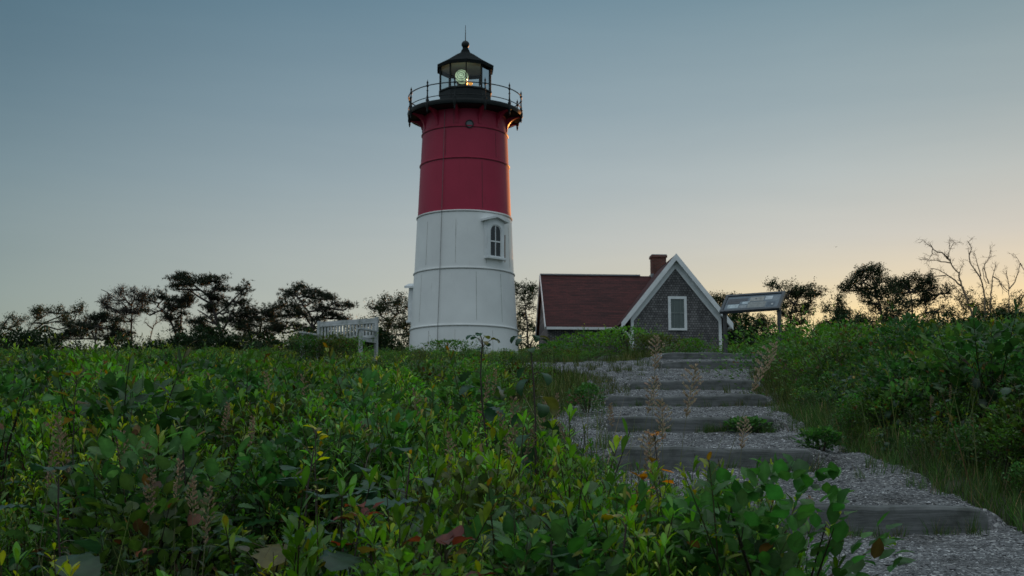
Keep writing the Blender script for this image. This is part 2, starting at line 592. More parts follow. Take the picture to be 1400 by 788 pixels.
def on_shell(phi, py, off=0.0):
    r_ = rad_at(py) + off
    return Vector((r_ * math.sin(phi), -r_ * math.cos(phi), H(py)))


# vertical plate joints
def joint(phi_px, ya, yb, w, mm, ref=None):
    r0 = rad_at((ya + yb) / 2)
    phi = math.asin(max(-0.97, min(0.97, phi_px * S / r0)))
    b = MB(); n = 6
    vs = []
    for k in range(n + 1):
        py = ya + (yb - ya) * k / n
        for sx, off in ((-1, -0.01), (-1, 0.006), (1, 0.006), (1, -0.01)):
            p = on_shell(phi + sx * w / 2 / r0, py, off)
            vs.append(p)
    fs = []
    for k in range(n):
        for j in range(3):
            fs.append((k * 4 + j, k * 4 + j + 1, k * 4 + j + 5, k * 4 + j + 4))
    fs += [(0, 1, 2, 3), tuple(n * 4 + j for j in (3, 2, 1, 0))]
    b.add(vs, fs)
    b.build('plate_joint', M[mm], lh)


for px in (-49, -9, 32, 62): joint(px, 312 if px != 32 else 364, 370, 0.022, 'seam')
for px in (-57, 19, 52): joint(px, 382, 446, 0.02, 'seam')
for px in (-45, -9, 41): joint(px, 459, 500, 0.02, 'seam')
for px in (-13,): joint(px, 160, 185, 0.02, 'red_seam')
for px in (-24, 44): joint(px, 192, 226, 0.02, 'red_seam')
for px in (26,): joint(px, 234, 297, 0.02, 'red_seam')
cb = MB()
cb.tube([on_shell(R(-25), py, 0.055) for py in (158, 187, 229, 265, 300, 340, 376, 415, 452, 500)], 0.011, 8)
cb.build('lightning_cable', M['cable'], lh, smooth=True)


# windows with pediment hoods
def tower_window(phi, ybot, ytop, name_w='window'):
    zc = H(ybot)
    hgt = H(ytop) - H(ybot)
    ra = rad_at((ybot + ytop) / 2)
    slope = math.atan((rad_at(ybot) - rad_at(ytop)) / hgt)
    root = empty(name_w, on_shell(phi, (ybot + ytop) / 2, 0.03), phi)
    root.parent = lh
    # local: x across, -y outwards, z up
    w = 0.33
    z0, z1 = -hgt / 2, hgt / 2
    fr = MB()
    # jambs, arched head
    fr.box((-w - .16, -.13, z0), (-w, .25, z1 - .30))
    fr.box((w, -.13, z0), (w + .16, .25, z1 - .30))
    n = 12
    for k in range(n):
        a0, a1 = math.pi * k / n, math.pi * (k + 1) / n
        def Q(a, r_, y): return (r_ * math.cos(a), y, z1 - .30 + r_ * .92 * math.sin(a))
        vs = [Q(a0, w, -.13), Q(a1, w, -.13), Q(a1, w + .16, -.13), Q(a0, w + .16, -.13), Q(a0, w, .25), Q(a1, w, .25), Q(a1, w + .16, .25), Q(a0, w + .16, .25)]
        fr.add(vs, [(0, 1, 2, 3), (4, 7, 6, 5), (0, 4, 5, 1), (3, 2, 6, 7)])
    fr.box((-w - .19, -.08, z0 - .02), (-w - .162, .25, z1 + .28))
    fr.box((w + .162, -.08, z0 - .02), (w + .19, .25, z1 + .28))
    # tympanum between arch and hood
    tym = [(-w - .161, z1 - .302)] + [((w + .161) * math.cos(math.pi - math.pi * k / 12), z1 - .30 + (w + .161) * .92 * math.sin(math.pi * k / 12)) for k in range(13)] + [(w + .161, z1 + .16), (0, z1 + .36), (-w - .161, z1 + .16)]
    half = len(tym)
    fr.prism(tym, -.10, .25, 1)
    f = fr.build('frame', M['white_trim'], root)
    si = MB(); si.box((-w - .22, -.20, z0 - .10), (w + .22, .25, z0 - .004))
    si.build('sill', M['white_trim'], root, bevel=0.01)
    hd = MB()
    for sgn in (-1, 1):
        a = Vector((0, 0, z1 + .44)); e = Vector((sgn * (w + .34), 0, z1 + .23))
        vs = []
        for y in (-.27, .22):
            vs += [(a.x, y, a.z), (e.x, y, e.z), (e.x, y, e.z - .10), (a.x, y, a.z - .11)]
        hd.add(vs, [(0, 1, 2, 3), (4, 7, 6, 5), (0, 4, 5, 1), (1, 5, 6, 2), (2, 6, 7, 3)])
    hd.build('hood', M['white_trim'], root)
    # sash bars and glass
    sa = MB()
    y0, y1 = -.10, -.06
    sa.box((-w, y0, z0), (-w + .045, y1, z1 - .3)); sa.box((w - .045, y0, z0), (w, y1, z1 - .3))
    sa.box((-w + .045, y0, z0), (w - .045, y1, z0 + .06))
    sa.box((-.022, y0, z0 + .06), (.022, y1, z1 - .04))
    sa.box((-w + .045, y0 - .012, -.06), (-.0225, y1 - .014, .0)); sa.box((.0225, y0 - .012, -.06), (w - .045, y1 - .014, .0))
    for k in range(n):
        a0, a1 = math.pi * k / n, math.pi * (k + 1) / n
        def Q2(a, r_, y): return (r_ * math.cos(a), y, z1 - .30 + r_ * .92 * math.sin(a))
        vs = [Q2(a0, w - .05, y0), Q2(a1, w - .05, y0), Q2(a1, w, y0), Q2(a0, w, y0)]
        vs += [(q[0], y1, q[2]) for q in vs]
        sa.add(vs, [(0, 1, 2, 3), (4, 7, 6, 5), (0, 4, 5, 1)])
    sa.build('sash', M['white_trim'], root)
    gl = MB()
    gl.prism([(-w + .002, z0 + .002), (w - .002, z0 + .002), (w - .002, z1 - .3)] + [((w - .004) * math.cos(math.pi * k / 12), z1 - .3 + (w - .004) * .92 * math.sin(math.pi * k / 12)) for k in range(1, 12)] + [(-w + .002, z1 - .3)], -.075, -.066, 1)
    gl.build('pane', M['dark_glass'], root)
    return root


tower_window(R(38.5), 361, 318)
tower_window(R(-103), 438, 398)
# rusty iron shutter hinge bar and stain beside the window
st = MB()
st.box((-.035, -.03, -.75), (.035, .06, .55))
p = on_shell(R(56.0), 344, 0.0)
st.build('rusty_strap', M['rust'], lh, loc=p, rot=(0, 0, R(56)))
# porthole
ph = on_shell(R(8), 185.5, 0.02)
pr = MB()
pr.lathe([(.15, -.06), (.20, -.06), (.20, .04), (.15, .04)], 28, close=True)
po = pr.build('porthole', M['black_iron'], lh, loc=ph, rot=(R(90), 0, R(8)))
pg = MB(); pg.lathe([(0.001, .0), (.152, .0), (.152, .012), (0.001, .012)], 28)
M['port_glass'] = plain('porthole_glass', (0.10, 0.13, 0.14), 0.15, 0, 0.1, 2, 0)
pg.build('pane', M['port_glass'], po)

# gallery
GZ = H(157.5)
RG = 80.5 * S
gal = MB()
gal.lathe([(1.2, GZ - .06), (RG - .05, GZ - .16), (RG - .02, GZ - .18), (RG, GZ - .12), (RG + .02, GZ - .02), (RG, GZ + .03), (RG - .05, GZ + .045), (1.2, GZ + .10)], 96, close=True)
g = auto_smooth(gal.build('gallery_deck', M['black_iron'], lh), 35)
under = MB()
under.lathe([(57 * S, GZ - .24), (70 * S, GZ - .225), (77 * S, GZ - .20), (77 * S, GZ - .17), (57 * S, GZ - .15)], 96)
under.build('gallery_soffit', M['black_iron'], lh)
for k in range(12):
    phi = R(-8 + 30 * k)
    # curved bracket plate below
    b = MB()
    prof = []
    z1, z0 = GZ - .20, H(183)
    r0, r1 = rad_at(180) - .02, RG - .05
    outer, inner = [], []
    for j in range(11):
        t = j / 10
        rr = r0 + (r1 - r0) * (1 - math.cos(t * math.pi / 2)) ** 0.9
        zz = z0 + (z1 - z0) * math.sin(t * math.pi / 2) ** 0.75
        outer.append((rr + .05, zz - .03)); inner.append((max(rr - .11, r0 - .02), min(zz + .11, z1)))
    poly = outer + inner[::-1]
    hw = .075
    vs, n = [], len(poly)
    for sx in (-hw, hw):
        for rr, zz in poly:
            vs.append((rr * math.sin(phi) + sx * math.cos(phi), -rr * math.cos(phi) + sx * math.sin(phi), zz))
    fs = []
    for j in range(n):
        j2 = (j + 1) % n
        fs.append((j, j2, j2 + n, j + n))
    for j in range(10):
        fs.append((j, j + 1, n - 2 - j, n - 1 - j)); fs.append((n + j + 1, n + j, n + n - 1 - j, n + n - 2 - j))
    b.add(vs, fs)
    b.build('bracket', M['red_iron'], lh)
    # railing post with turned finials and a pendant below the deck
    pp = MB()
    rp = RG - .03
    c = (rp * math.sin(phi), -rp * math.cos(phi), GZ)
    pp.lathe([(.001, -.52), (.03, -.46), (.05, -.36), (.04, -.30), (.085, -.24), (.085, -.02), (.06, .05), (.09, .10), (.05, .16), (.055, .22), (.035, .32), (.03, .52), (.055, .56), (.03, .60), (.028, .72), (.06, .76), (.06, .82), (.025, .87), (.045, .93), (.045, .97), (.015, 1.03), (.001, 1.12)], 12, c=c)
    pp.build('railing_post', M['black_iron'], lh, smooth=True)
rl = MB()
for zz, rr in ((.80, .026), (.22, .02)):
    rl.tube([((RG - .03) * math.sin(2 * math.pi * j / 96), -(RG - .03) * math.cos(2 * math.pi * j / 96), GZ + zz) for j in range(97)], rr, 8, cap=False)
rl.build('railing', M['black_iron'], lh, smooth=True)

# lantern room: ten-sided, drum, mullions, glass, roof, ball and rod
A0 = R(4)
RL = 37.5 * S
zD = H(127.5); zT = H(95.5)
dr = MB()
dr.lathe([(RL + .03, GZ + .06), (RL + .06, GZ + .10), (RL + .02, GZ + .16), (RL, GZ + .2), (RL, zD - .12), (RL + .05, zD - .08), (RL + .05, zD - .02), (RL - .02, zD + .02), (RL - .3, zD + .02)], 10, a0=A0)
dr.build('lantern_drum', M['black_iron'], lh)
fl = MB(); fl.lathe([(RL - .28, zD - .1), (.01, zD - .1), (.01, zD - .05), (RL - .28, zD - .05)], 10, a0=A0)
fl.build('lantern_floor', M['black_iron'], lh)
for k in range(10):
    a = A0 + 2 * math.pi * k / 10
    b = MB()
    c = Vector((RL * math.sin(a), -RL * math.cos(a), 0))
    b.bar((c.x * .985, c.y * .985, zD), (c.x * .985, c.y * .985, zT + .05), .055, .075, up=c.normalized())
    b.build('mullion', M['black_iron'], lh)
hb = MB()
for k in range(10):
    a, a2 = A0 + 2 * math.pi * k / 10, A0 + 2 * math.pi * (k + 1) / 10
    q = .975 * RL
    hb.bar((q * math.sin(a), -q * math.cos(a), zT + .03), (q * math.sin(a2), -q * math.cos(a2), zT + .03), .06, .09)
hb.build('lantern_head_rail', M['black_iron'], lh)
gm, gnt, gb = new_mat('lantern_glass')
fr_ = N(gnt, 'ShaderNodeFresnel', IOR=1.45)
tb = gnt.nodes.new('ShaderNodeBsdfTransparent'); tb.inputs[0].default_value = (.80, .84, .84, 1)
gg = gnt.nodes.new('ShaderNodeBsdfGlossy'); gg.inputs['Roughness'].default_value = .06
mx_ = gnt.nodes.new('ShaderNodeMixShader')
gnt.links.new(fr_.outputs[0], mx_.inputs[0]); gnt.links.new(tb.outputs[0], mx_.inputs[1]); gnt.links.new(gg.outputs[0], mx_.inputs[2])
gnt.links.new(mx_.outputs[0], gnt.nodes['Material Output'].inputs['Surface'])
M['glass'] = gm
for k in range(10):
    a, a2 = A0 + 2 * math.pi * (k + .06) / 10, A0 + 2 * math.pi * (k + .94) / 10
    q = .955 * RL
    b = MB()
    p0 = Vector((q * math.sin(a), -q * math.cos(a), zD + .02)); p1 = Vector((q * math.sin(a2), -q * math.cos(a2), zD + .02))
    b.add([p0, p1, p1 + Vector((0, 0, zT - zD)), p0 + Vector((0, 0, zT - zD))], [(0, 1, 2, 3)])
    b.build('lantern_pane', M['glass'], lh)
rf = MB()
zr = H(97)
rf.lathe([(RL - .02, zr + .12), (RL + .10, zr - .02), (RL + .13, zr - .02), (RL + .14, zr + .15), (RL * .66, H(83.6)), (RL * .33, H(75.5)), (.30, H(74)), (.23, H(72)), (.21, H(70)), (.15, H(67.5)), (.14, H(65.5))], 10, a0=A0)
rf.build('lantern_roof', plain('dull_black_roof', (.010, .013, .013), .85, 0, .3, 4, .1, (1, 1, 1), .08), lh)
ceil_ = MB(); ceil_.lathe([(RL - .04, zr + .10), (RL * .5, zr + .22), (.02, zr + .28), (.02, zr + .31), (RL * .5, zr + .25), (RL - .04, zr + .13)], 10, a0=A0)
ceil_.build('lantern_ceiling', plain('grey_ceiling_paint', (.55, .58, .60), .6, 0, .1), lh)
ball = MB()
rb_ = 5.7 * S
ball.lathe([(max(.001, rb_ * math.sin(math.pi * j / 12)), H(61.3) - rb_ * math.cos(math.pi * j / 12)) for j in range(13)], 20)
ball.build('ventilator_ball', M['black_iron'], lh, smooth=True)
rod = MB(); rod.tube([(0, 0, H(57)), (0, 0, H(35))], [.025, .012], 6)
rod.build('lightning_rod', M['black_iron'], lh)
# rotating beacon: lit lens drum facing the path, amber lamp next to it
def emit(name, col, strength, base=(0.6, 0.7, 0.6), pattern=True):
    m, nt, b = new_mat(name)
    b.inputs['Base Color'].default_value = (*base, 1)
    b.inputs['Roughness'].default_value = .2
    mp = mapping(nt, 'Object', (1, 1, 1))
    w = N(nt, 'ShaderNodeTexNoise', Scale=9.0, Detail=3.0)
    nt.links.new(mp.outputs[0], w.inputs['Vector'])
    r = ramp(nt, [(.3, tuple(c * .35 for c in col)), (.62, col), (.8, tuple(min(1, c * 1.5) for c in col))])
    nt.links.new(w.outputs['Fac'], r.inputs[0])
    nt.links.new(r.outputs[0], b.inputs['Emission Color'])
    b.inputs['Emission Strength'].default_value = strength
    return m


lens = MB()
rl_ = 9.3 * S
lens.lathe([(.02, -.16), (rl_ * .5, -.15), (rl_ * .88, -.09), (rl_, 0), (rl_, .12), (rl_ * .9, .3)], 24)
cz = zy(108.8) - Z0
lens_o = lens.build('beacon_lens', emit('lit_beacon_lens', (0.55, 0.78, 0.48), .75), lh, smooth=True, loc=((-4.6) * S, -.55, cz), rot=(R(-95), 0, R(-4)))
for q in range(3):
    rr = rl_ * (.36 + .3 * q)
    ring = MB(); ring.tube([(rr * math.cos(2 * math.pi * j / 32), rr * math.sin(2 * math.pi * j / 32), -.165 + .03 * q) for j in range(33)], .012, 6, cap=False)
    ring.build('lens_ring', M['bronze'], lens_o)
body = MB(); body.lathe([(.001, -.3), (rl_ * .7, -.28), (rl_ * .92, -.1), (rl_ * .92, .3), (.001, .35)], 20)
body.build('beacon_housing', M['bronze'], lh, smooth=True, loc=((-4.6) * S, .15, cz), rot=(R(-90), 0, 0))
ped = MB(); ped.lathe([(.3, zD - .05), (.26, zD + .1), (.12, zD + .16), (.12, cz - .2)], 16, c=((-3) * S, 0, 0))
ped.build('beacon_pedestal', M['bronze'], lh)
am = MB(); am.lathe([(max(.001, .10 * math.sin(math.pi * j / 10)), -.10 * math.cos(math.pi * j / 10)) for j in range(11)], 14)
am.build('amber_lamp', emit('lit_amber_lamp', (1.0, 0.42, 0.06), 1.1, (.5, .3, .1)), lh, smooth=True, loc=(8.2 * S, -.5, zy(118.5) - Z0))

# ------------------------------------------------------------------ keeper's house
DH = 61.0
hp = at(925, 475, DH)
HZ0 = float(ground0(hp.x, DH)) - 0.1
hs = empty('shingled_house', (hp.x, DH, HZ0), R(4.0), 'grey shingled house with dark red roof, white rake boards and a low wing', 'house')


def hz(py, d=DH): return at(925, py, d).z - HZ0


M['shingle'] = brick_mat('weathered_wall_shingles', (0.125, 0.122, 0.124), (0.27, 0.26, 0.258), (0.04, 0.038, 0.038), 0.13, 0.115, 0.012, bump=0.8, var=0.45)
M['shingle_side'] = brick_mat('weathered_side_shingles', (0.125, 0.122, 0.124), (0.27, 0.26, 0.258), (0.04, 0.038, 0.038), 0.13, 0.115, 0.012, bump=0.8, var=0.45, rot=(R(90), 0, R(90)))
M['roof_red'] = brick_mat('dark_red_roof_shingles', (0.055, 0.015, 0.015), (0.090, 0.023, 0.022), (0.035, 0.008, 0.008), 0.30, 0.14, 0.010, coord='UV', rot=(0, 0, 0), bump=0.8, var=0.5)
M['brick'] = brick_mat('chimney_brick', (0.22, 0.06, 0.04), (0.16, 0.045, 0.03), (0.16, 0.13, 0.11), 0.21, 0.075, 0.012, bump=0.5)
M['lead'] = plain('chimney_flashing', (0.22, 0.25, 0.27), 0.5, .3, .2)

ridge_z = hz(349)
eave_z = hz(443.5)
halfo = 2.70
slope = (ridge_z - eave_z) / halfo
xw = 2.13                                     # wall half width
wall_top = ridge_z - slope * xw - .16
yb0, yb1 = 0.0, 8.0
mw = MB()
poly = [(-xw, 0), (xw, 0), (xw, wall_top), (0, ridge_z - .17), (-xw, wall_top)]
mw.prism(poly, yb0, yb1, 1)
mw.build('wall', M['shingle'], hs)


def slab(name, a, b, c, d, thick, m, parent, uvscale=1.0):
    """roof slab: corners a b (eave) c d (ridge), thickness downward along normal, UV in metres"""
    a, b, c, d = map(Vector, (a, b, c, d))
    n = (b - a).cross(d - a).normalized()
    if n.z < 0: n = -n
    vs = [a, b, c, d] + [p - n * thick for p in (a, b, c, d)]
    me = bpy.data.meshes.new(name)
    fs = [(0, 1, 2, 3), (7, 6, 5, 4), (0, 4, 5, 1), (1, 5, 6, 2), (2, 6, 7, 3), (3, 7, 4, 0)]
    me.from_pydata([tuple(v) for v in vs], [], fs)
    uv = me.uv_layers.new(name='UVMap')
    ex = (b - a).normalized(); ey = n.cross(ex)
    for poly in me.polygons:
        for li in poly.loop_indices:
            q = vs[me.loops[li].vertex_index] - a
            uv.data[li].uv = (q.dot(ex), q.dot(ey))
    me.materials.append(m)
    o = bpy.data.objects.new(name, me); COL.objects.link(o); o.parent = parent
    return o


fo = -.30                                     # roof overhang in front of the gable
roofL = slab('roof', (-halfo, 8.3, eave_z), (-halfo, fo, eave_z), (0, fo, ridge_z), (0, 8.3, ridge_z), .10, M['roof_red'], hs)
slab('roof', (halfo, fo, eave_z), (halfo, 8.3, eave_z), (0.002, 8.3, ridge_z - .002), (0.002, fo, ridge_z - .002), .10, M['roof_red'], hs)
# rake boards: outer fascia on the overhang, frieze against the wall
for sgn in (-1, 1):
    def rake(y0, y1, off0, off1, name):
        b = MB()
        vs = []
        for y in (y0, y1):
            vs += [(0.0, y, ridge_z - off0), (sgn * (halfo + .0), y, eave_z - off0), (sgn * (halfo + .0), y, eave_z - off1), (0.0, y, ridge_z - off1)]
        b.add(vs, [(0, 1, 2, 3), (7, 6, 5, 4), (0, 4, 5, 1), (1, 5, 6, 2), (2, 6, 7, 3), (3, 7, 4, 0)])
        b.build(name, M['white_trim'], hs)
    rake(fo - .05, fo - .003, -.03, .30, 'rake_board')
    rake(fo + .004, -.004, .17, .24, 'rake_soffit')
    b = MB()
    vs = []
    xf = xw + .03
    for y in (-.05, -.003):
        vs += [(0.0, y, ridge_z - .245), (sgn * xf, y, ridge_z - .245 - slope * xf), (sgn * xf, y, ridge_z - .66 - slope * xf), (0.0, y, ridge_z - .66)]
    b.add(vs, [(0, 1, 2, 3), (7, 6, 5, 4), (0, 4, 5, 1), (1, 5, 6, 2), (2, 6, 7, 3), (3, 7, 4, 0)])
    b.build('frieze_board', M['white_trim'], hs)
    cbd = MB(); cbd.box((sgn * xw - .07, -.055, 0), (sgn * xw + .07, .12, wall_top - .25))
    cbd.build('corner_board', M['white_trim'], hs)
    ev = MB(); ev.box((min(sgn * (halfo - .02), sgn * (halfo - .14)), fo + .01, eave_z - .22), (max(sgn * (halfo - .02), sgn * (halfo - .14)), 8.2, eave_z - .11))
    ev.build('gutter', M['white_trim'], hs)
# gable window
wx0, wx1 = (914 - 925) * DH / F, (940 - 925) * DH / F
wz0, wz1 = hz(452), hz(405.5)
gw = MB()
t = .13
gw.box((wx0, -.06, wz0), (wx0 + t, .03, wz1)); gw.box((wx1 - t, -.06, wz0), (wx1, .03, wz1))
gw.box((wx0 + t, -.06, wz1 - t), (wx1 - t, .03, wz1)); gw.box((wx0 + t, -.08, wz0), (wx1 - t, .03, wz0 + .10))
gwo = gw.build('window', M['white_trim'], hs)
sa = MB(); zm = (wz0 + wz1) / 2 + .02
sa.box((wx0 + t, -.04, zm - .03), (wx1 - t, .0, zm + .03))
for xx in ((wx0 * 2 + wx1) / 3, (wx0 + wx1 * 2) / 3):
    sa.box((xx - .012, -.034, wz0 + .1), (xx + .012, -.006, zm - .03)); sa.box((xx - .012, -.034, zm + .03), (xx + .012, -.006, wz1 - t))
M['sash'] = plain('dull_sash_paint', (0.16, 0.19, 0.18), .5, 0, .1)
sa.build('sash', M['sash'], gwo)
M['curtain_glass'] = plain('window_glass_over_pale_blind', (0.10, 0.125, 0.115), .12, 0, .25, 2.0, 0.0, (6, 1, .4))
pn = MB(); pn.box((wx0 + t, -.012, wz0 + .1), (wx1 - t, -.004, wz1 - t))
pn.build('pane', M['curtain_glass'], gwo)
# downspout from the eave to the corner
ds = MB()
ds.tube([(-halfo + .1, -.12, eave_z - .2), (-halfo + .12, -.13, eave_z - .34), (-xw - .16, -.14, eave_z - .56), (-xw - .12, -.14, eave_z - .75), (-xw - .12, -.14, .1)], .05, 10)
ds.build('downspout', M['white_trim'], hs, smooth=True)
# wing to the west
wl = at(749, 447, 63.4).x - hp.x
wf, wr = 2.3, 4.75                             # front wall and ridge, local y
wrz = hz(378, DH + wr); wez = hz(448.5, DH + wf - .3)
sl2 = (wrz - wez) / (wr - wf + .3)
ww = MB()
wt = wez - .05
ww.prism([(wf, 0), (wr + (wr - wf), 0), (wr + (wr - wf), wt + .1), (wr, wrz - .15), (wf, wt + .1)], wl + .12, -xw + .05, 0)
ww.build('wing_wall', M['shingle_side'], hs)
for sgn in (0,):
    slab('wing_roof', (wl, wf - .3, wez), (-1.7, wf - .3, wez), (-.05, wr, wrz), (wl, wr, wrz), .09, M['roof_red'], hs)
    slab('wing_roof', (-1.7, 2 * wr - wf + .3, wez), (wl, 2 * wr - wf + .3, wez), (wl, wr + .004, wrz - .003), (-.05, wr + .004, wrz - .003), .09, M['roof_red'], hs)
gt = MB(); gt.box((wl + .02, wf - .42, wez - .13), (-halfo + .16, wf - .31, wez - .005))
gt.build('wing_gutter', M['white_trim'], hs)
rc = MB(); rc.bar((wl - .02, wr, wrz + .03), (-.9, wr, wrz + .03), .16, .07)
rc.build('ridge_cap', M['lead'], hs)
vg = MB()
for yy, zz in ((wf - .32, wez), (2 * wr - wf + .32, wez)):
    vg.bar((wl - .03, yy, zz - .07), (wl - .03, wr, wrz - .05), .04, .2)
vg.build('wing_rake_board', M['white_trim'], hs)
# chimney
cy = wr + .1
cx0, cx1 = at(890.5, 370, DH + cy).x - hp.x, at(909.5, 370, DH + cy).x - hp.x
shift = math.sin(R(4)) * cy
cx0 += shift; cx1 += shift
ch = MB()
ctz = hz(349.5, DH + cy)
ch.box((cx0, cy - .33, wrz - 1.4), (cx1, cy + .33, ctz - .16))
cho = ch.build('chimney', M['brick'], hs)
cp = MB(); cp.box((cx0 - .05, cy - .38, ctz - .16), (cx1 + .05, cy + .38, ctz - .05))
cp.build('corbel', M['brick'], cho)
cp = MB(); cp.box((cx0 - .03, cy - .36, ctz - .05), (cx1 + .03, cy + .36, ctz))
cp.build('chimney_cap', M['lead'], cho)
cf = MB(); cf.box((cx0 - .06, cy - .37, wrz - .6), (cx0 + .05, cy + .37, wrz + .10))
cf.build('flashing', M['lead'], cho)

# ------------------------------------------------------------------ garden bench
bp = at(514, 489, 27.0)
bz = float(ground0(bp.x - .6, 27.5)) + .02
BA = R(-29)
bench = empty('garden_bench', (bp.x, bp.y, bp.z), BA, 'silver grey slatted wooden garden bench standing in the scrub', 'bench')
# local: back runs along -x from the near rear post at the origin, seat towards -y
BL, BDp, BHt = 1.52, .56, .86
def leg(x, y, z1, w=.065):
    b = MB(); b.box((x - w / 2, y - w / 2, -.12), (x + w / 2, y + w / 2, z1)); return b
for x in (0, -BL):
    leg(x, 0, BHt).build('rear_post', M['grey_wood'], bench, bevel=.006)
    leg(x, -BDp, .535).build('front_leg', M['grey_wood'], bench, bevel=.006)
    b = MB(); b.box((x - .045, -BDp - .07, .538), (x + .045, -.035, .575)); b.build('armrest', M['grey_wood'], bench, bevel=.006)
    b = MB(); b.box((x - .02, -BDp + .034, .30), (x + .02, -.034, .37)); b.build('side_rail', M['grey_wood'], bench)
b = MB(); b.box((-BL + .034, -.025, BHt - .13), (-.034, .025, BHt - .02)); b.build('top_rail', M['grey_wood'], bench, bevel=.006)
b = MB(); b.box((-BL + .034, -.022, .42), (-.034, .022, .48)); b.build('lower_rail', M['grey_wood'], bench)
ns = 17
for k in range(ns):
    x = -BL + BL * (k + 1) / (ns + 1)
    b = MB(); b.box((x - .022, -.01, .481), (x + .022, .01, BHt - .131)); b.build('back_slat', M['grey_wood'], bench)
for k in range(6):
    y = -BDp - .02 + k * .094
    b = MB(); b.box((-BL + .034, y, .372), (-.034, y + .072, .396)); b.build('seat_slat', M['grey_wood'], bench)

# ------------------------------------------------------------------ wayside sign
sp = at(988, 427, 27.2)
sg_z = at(988, 480, 27.2).z - .2
sign = empty('wayside_sign', (sp.x, sp.y, sg_z), R(-28), 'tilted wayside information panel on two dark posts above the steps', 'sign')
sh = sp.z - sg_z                               # height of the panel's low edge
PW, PL, TI = 1.25, .60, R(40)
for x in (.0, PW - .06):
    b = MB(); b.box((x - .005, .0, -.2), (x + .065, .09, sh + .02)); b.build('post', M['post_wood'], sign, bevel=.005)
M['sign_frame'] = plain('dark_metal_sign_frame', (.045, .052, .06), .45, .2, .2)
pm = Matrix.Translation((-.02, -.03, sh)) @ Matrix.Rotation(TI, 4, 'X')
b = MB()
b.box((-.03, -.03, -.03), (PW + .03, .03, .035), pm); b.box((-.03, PL - .03, -.03), (PW + .03, PL + .03, .035), pm)
b.box((-.03, .031, -.03), (.03, PL - .031, .035), pm); b.box((PW - .03, .031, -.03), (PW + .03, PL - .031, .035), pm)
b.build('frame', M['sign_frame'], sign)
b = MB(); b.box((.031, .031, -.02), (PW - .031, PL - .031, .012), pm)
panel = b.build('panel', plain('blue_grey_panel', (.10, .13, .155), .35, 0, .15, 3), sign)
def patch(x0, y0, x1, y1, col, name='picture', hh=.016):
    b = MB(); b.box((x0, y0, .0121), (x1, y1, hh), pm)
    b.build(name, plain('panel_print', col, .4, 0, .45, 14, 0), panel)
patch(.06, .36, .50, .47, (.03, .035, .045)); patch(.06, .27, .34, .355, (.035, .035, .04))
patch(.10, .10, .34, .24, (.34, .40, .42)); patch(.40, .23, .56, .33, (.32, .38, .41))
patch(.55, .33, .86, .50, (.24, .24, .22)); patch(.66, .40, .70, .44, (.04, .04, .05), hh=.018)
patch(.36, .08, .52, .19, (.20, .22, .23)); patch(.54, .08, .93, .30, (.18, .19, .18))
patch(.88, .36, 1.04, .50, (.40, .44, .46)); patch(.96, .10, 1.13, .27, (.05, .075, .10))
patch(1.06, .15, 1.10, .20, (.4, .42, .42), hh=.018)
for k in range(5):
    b = MB(); b.box((1.06, .33 + .035 * k, .0121), (1.18, .345 + .035 * k, .0135), pm)
    b.build('text_line', plain('panel_text', (.25, .28, .30), .5), panel)

# ------------------------------------------------------------------ foliage arrays
def unit(v):
    return v / np.maximum(np.linalg.norm(v, axis=-1, keepdims=True), 1e-9)


def leaf_tmpl(widths, fold=0.18, ts=None):
    """blade outline from half-widths along the midrib; returns vertices (length along +y) and triangles"""
    n = len(widths)
    ts = ts if ts is not None else np.linspace(0, 1, n)
    V, Fc = [], []
    idx = []
    for t, wd in zip(ts, widths):
        if wd <= 0.0:
            idx.append((len(V),)); V.append((0, t, 0))
        else:
            idx.append((len(V), len(V) + 1, len(V) + 2))
            q_ = (.10 if len(idx) % 2 else -.06) * wd
            V += [(-wd, t, fold * wd + q_), (0, t, 0), (wd, t, fold * wd - q_ * .7)]
    for a, b in zip(idx[:-1], idx[1:]):
        if len(a) == 3 and len(b) == 3:
            for k in (0, 1):
                Fc += [(a[k], a[k + 1], b[k + 1]), (a[k], b[k + 1], b[k])]
        elif len(a) == 3:
            Fc += [(a[0], a[1], b[0]), (a[1], a[2], b[0])]
        elif len(b) == 3:
            Fc += [(a[0], b[1], b[0]), (a[0], b[2], b[1])]
    return np.array(V, float), np.array(Fc, int)


LEAF_OB = leaf_tmpl([.05, .42, .85, 1.0, .62, 0], .22, np.array([0, .22, .48, .70, .88, 1]))
LEAF_EL = leaf_tmpl([.05, .7, 1.0, .8, .4, 0], .25, np.array([0, .2, .45, .68, .86, 1]))
LEAF_LA = leaf_tmpl([.08, .9, .9, 0], .2, np.array([0, .3, .6, 1]))
LEAF_OAK = leaf_tmpl([.04, .25, .62, .40, .85, .50, 1.0, .62, .9, .5, .45, 0], .14, np.array([0, .1, .2, .29, .40, .5, .61, .7, .79, .88, .95, 1]))
LEAF_RD = leaf_tmpl([.06, .42, .70, .88, .98, .93, .99, .80, .82, .52, .30, 0], .10, np.array([0, .07, .15, .25, .37, .48, .58, .68, .76, .86, .94, 1]))
LEAF_2 = (np.array([(0, 0, 0), (-.9, .5, .2), (0, 1, 0), (.9, .5, .2)], float), np.array([(0, 1, 2), (0, 2, 3)]))
LEAF_Q = (np.array([(-1, 0, 0), (1, 0, 0), (.6, 1, 0), (-.6, 1, 0)], float), np.array([(0, 1, 2), (0, 2, 3)]))
NEEDLE = (np.array([(-1, 0, 0), (1, 0, 0), (0, 1, 0)], float), np.array([(0, 1, 2)]))
BLADE = (np.array([(-1, 0, 0), (1, 0, 0), (-.8, .45, 0), (.8, .45, 0), (0, 1, 0)], float), np.array([(0, 1, 3), (0, 3, 2), (2, 3, 4)]))


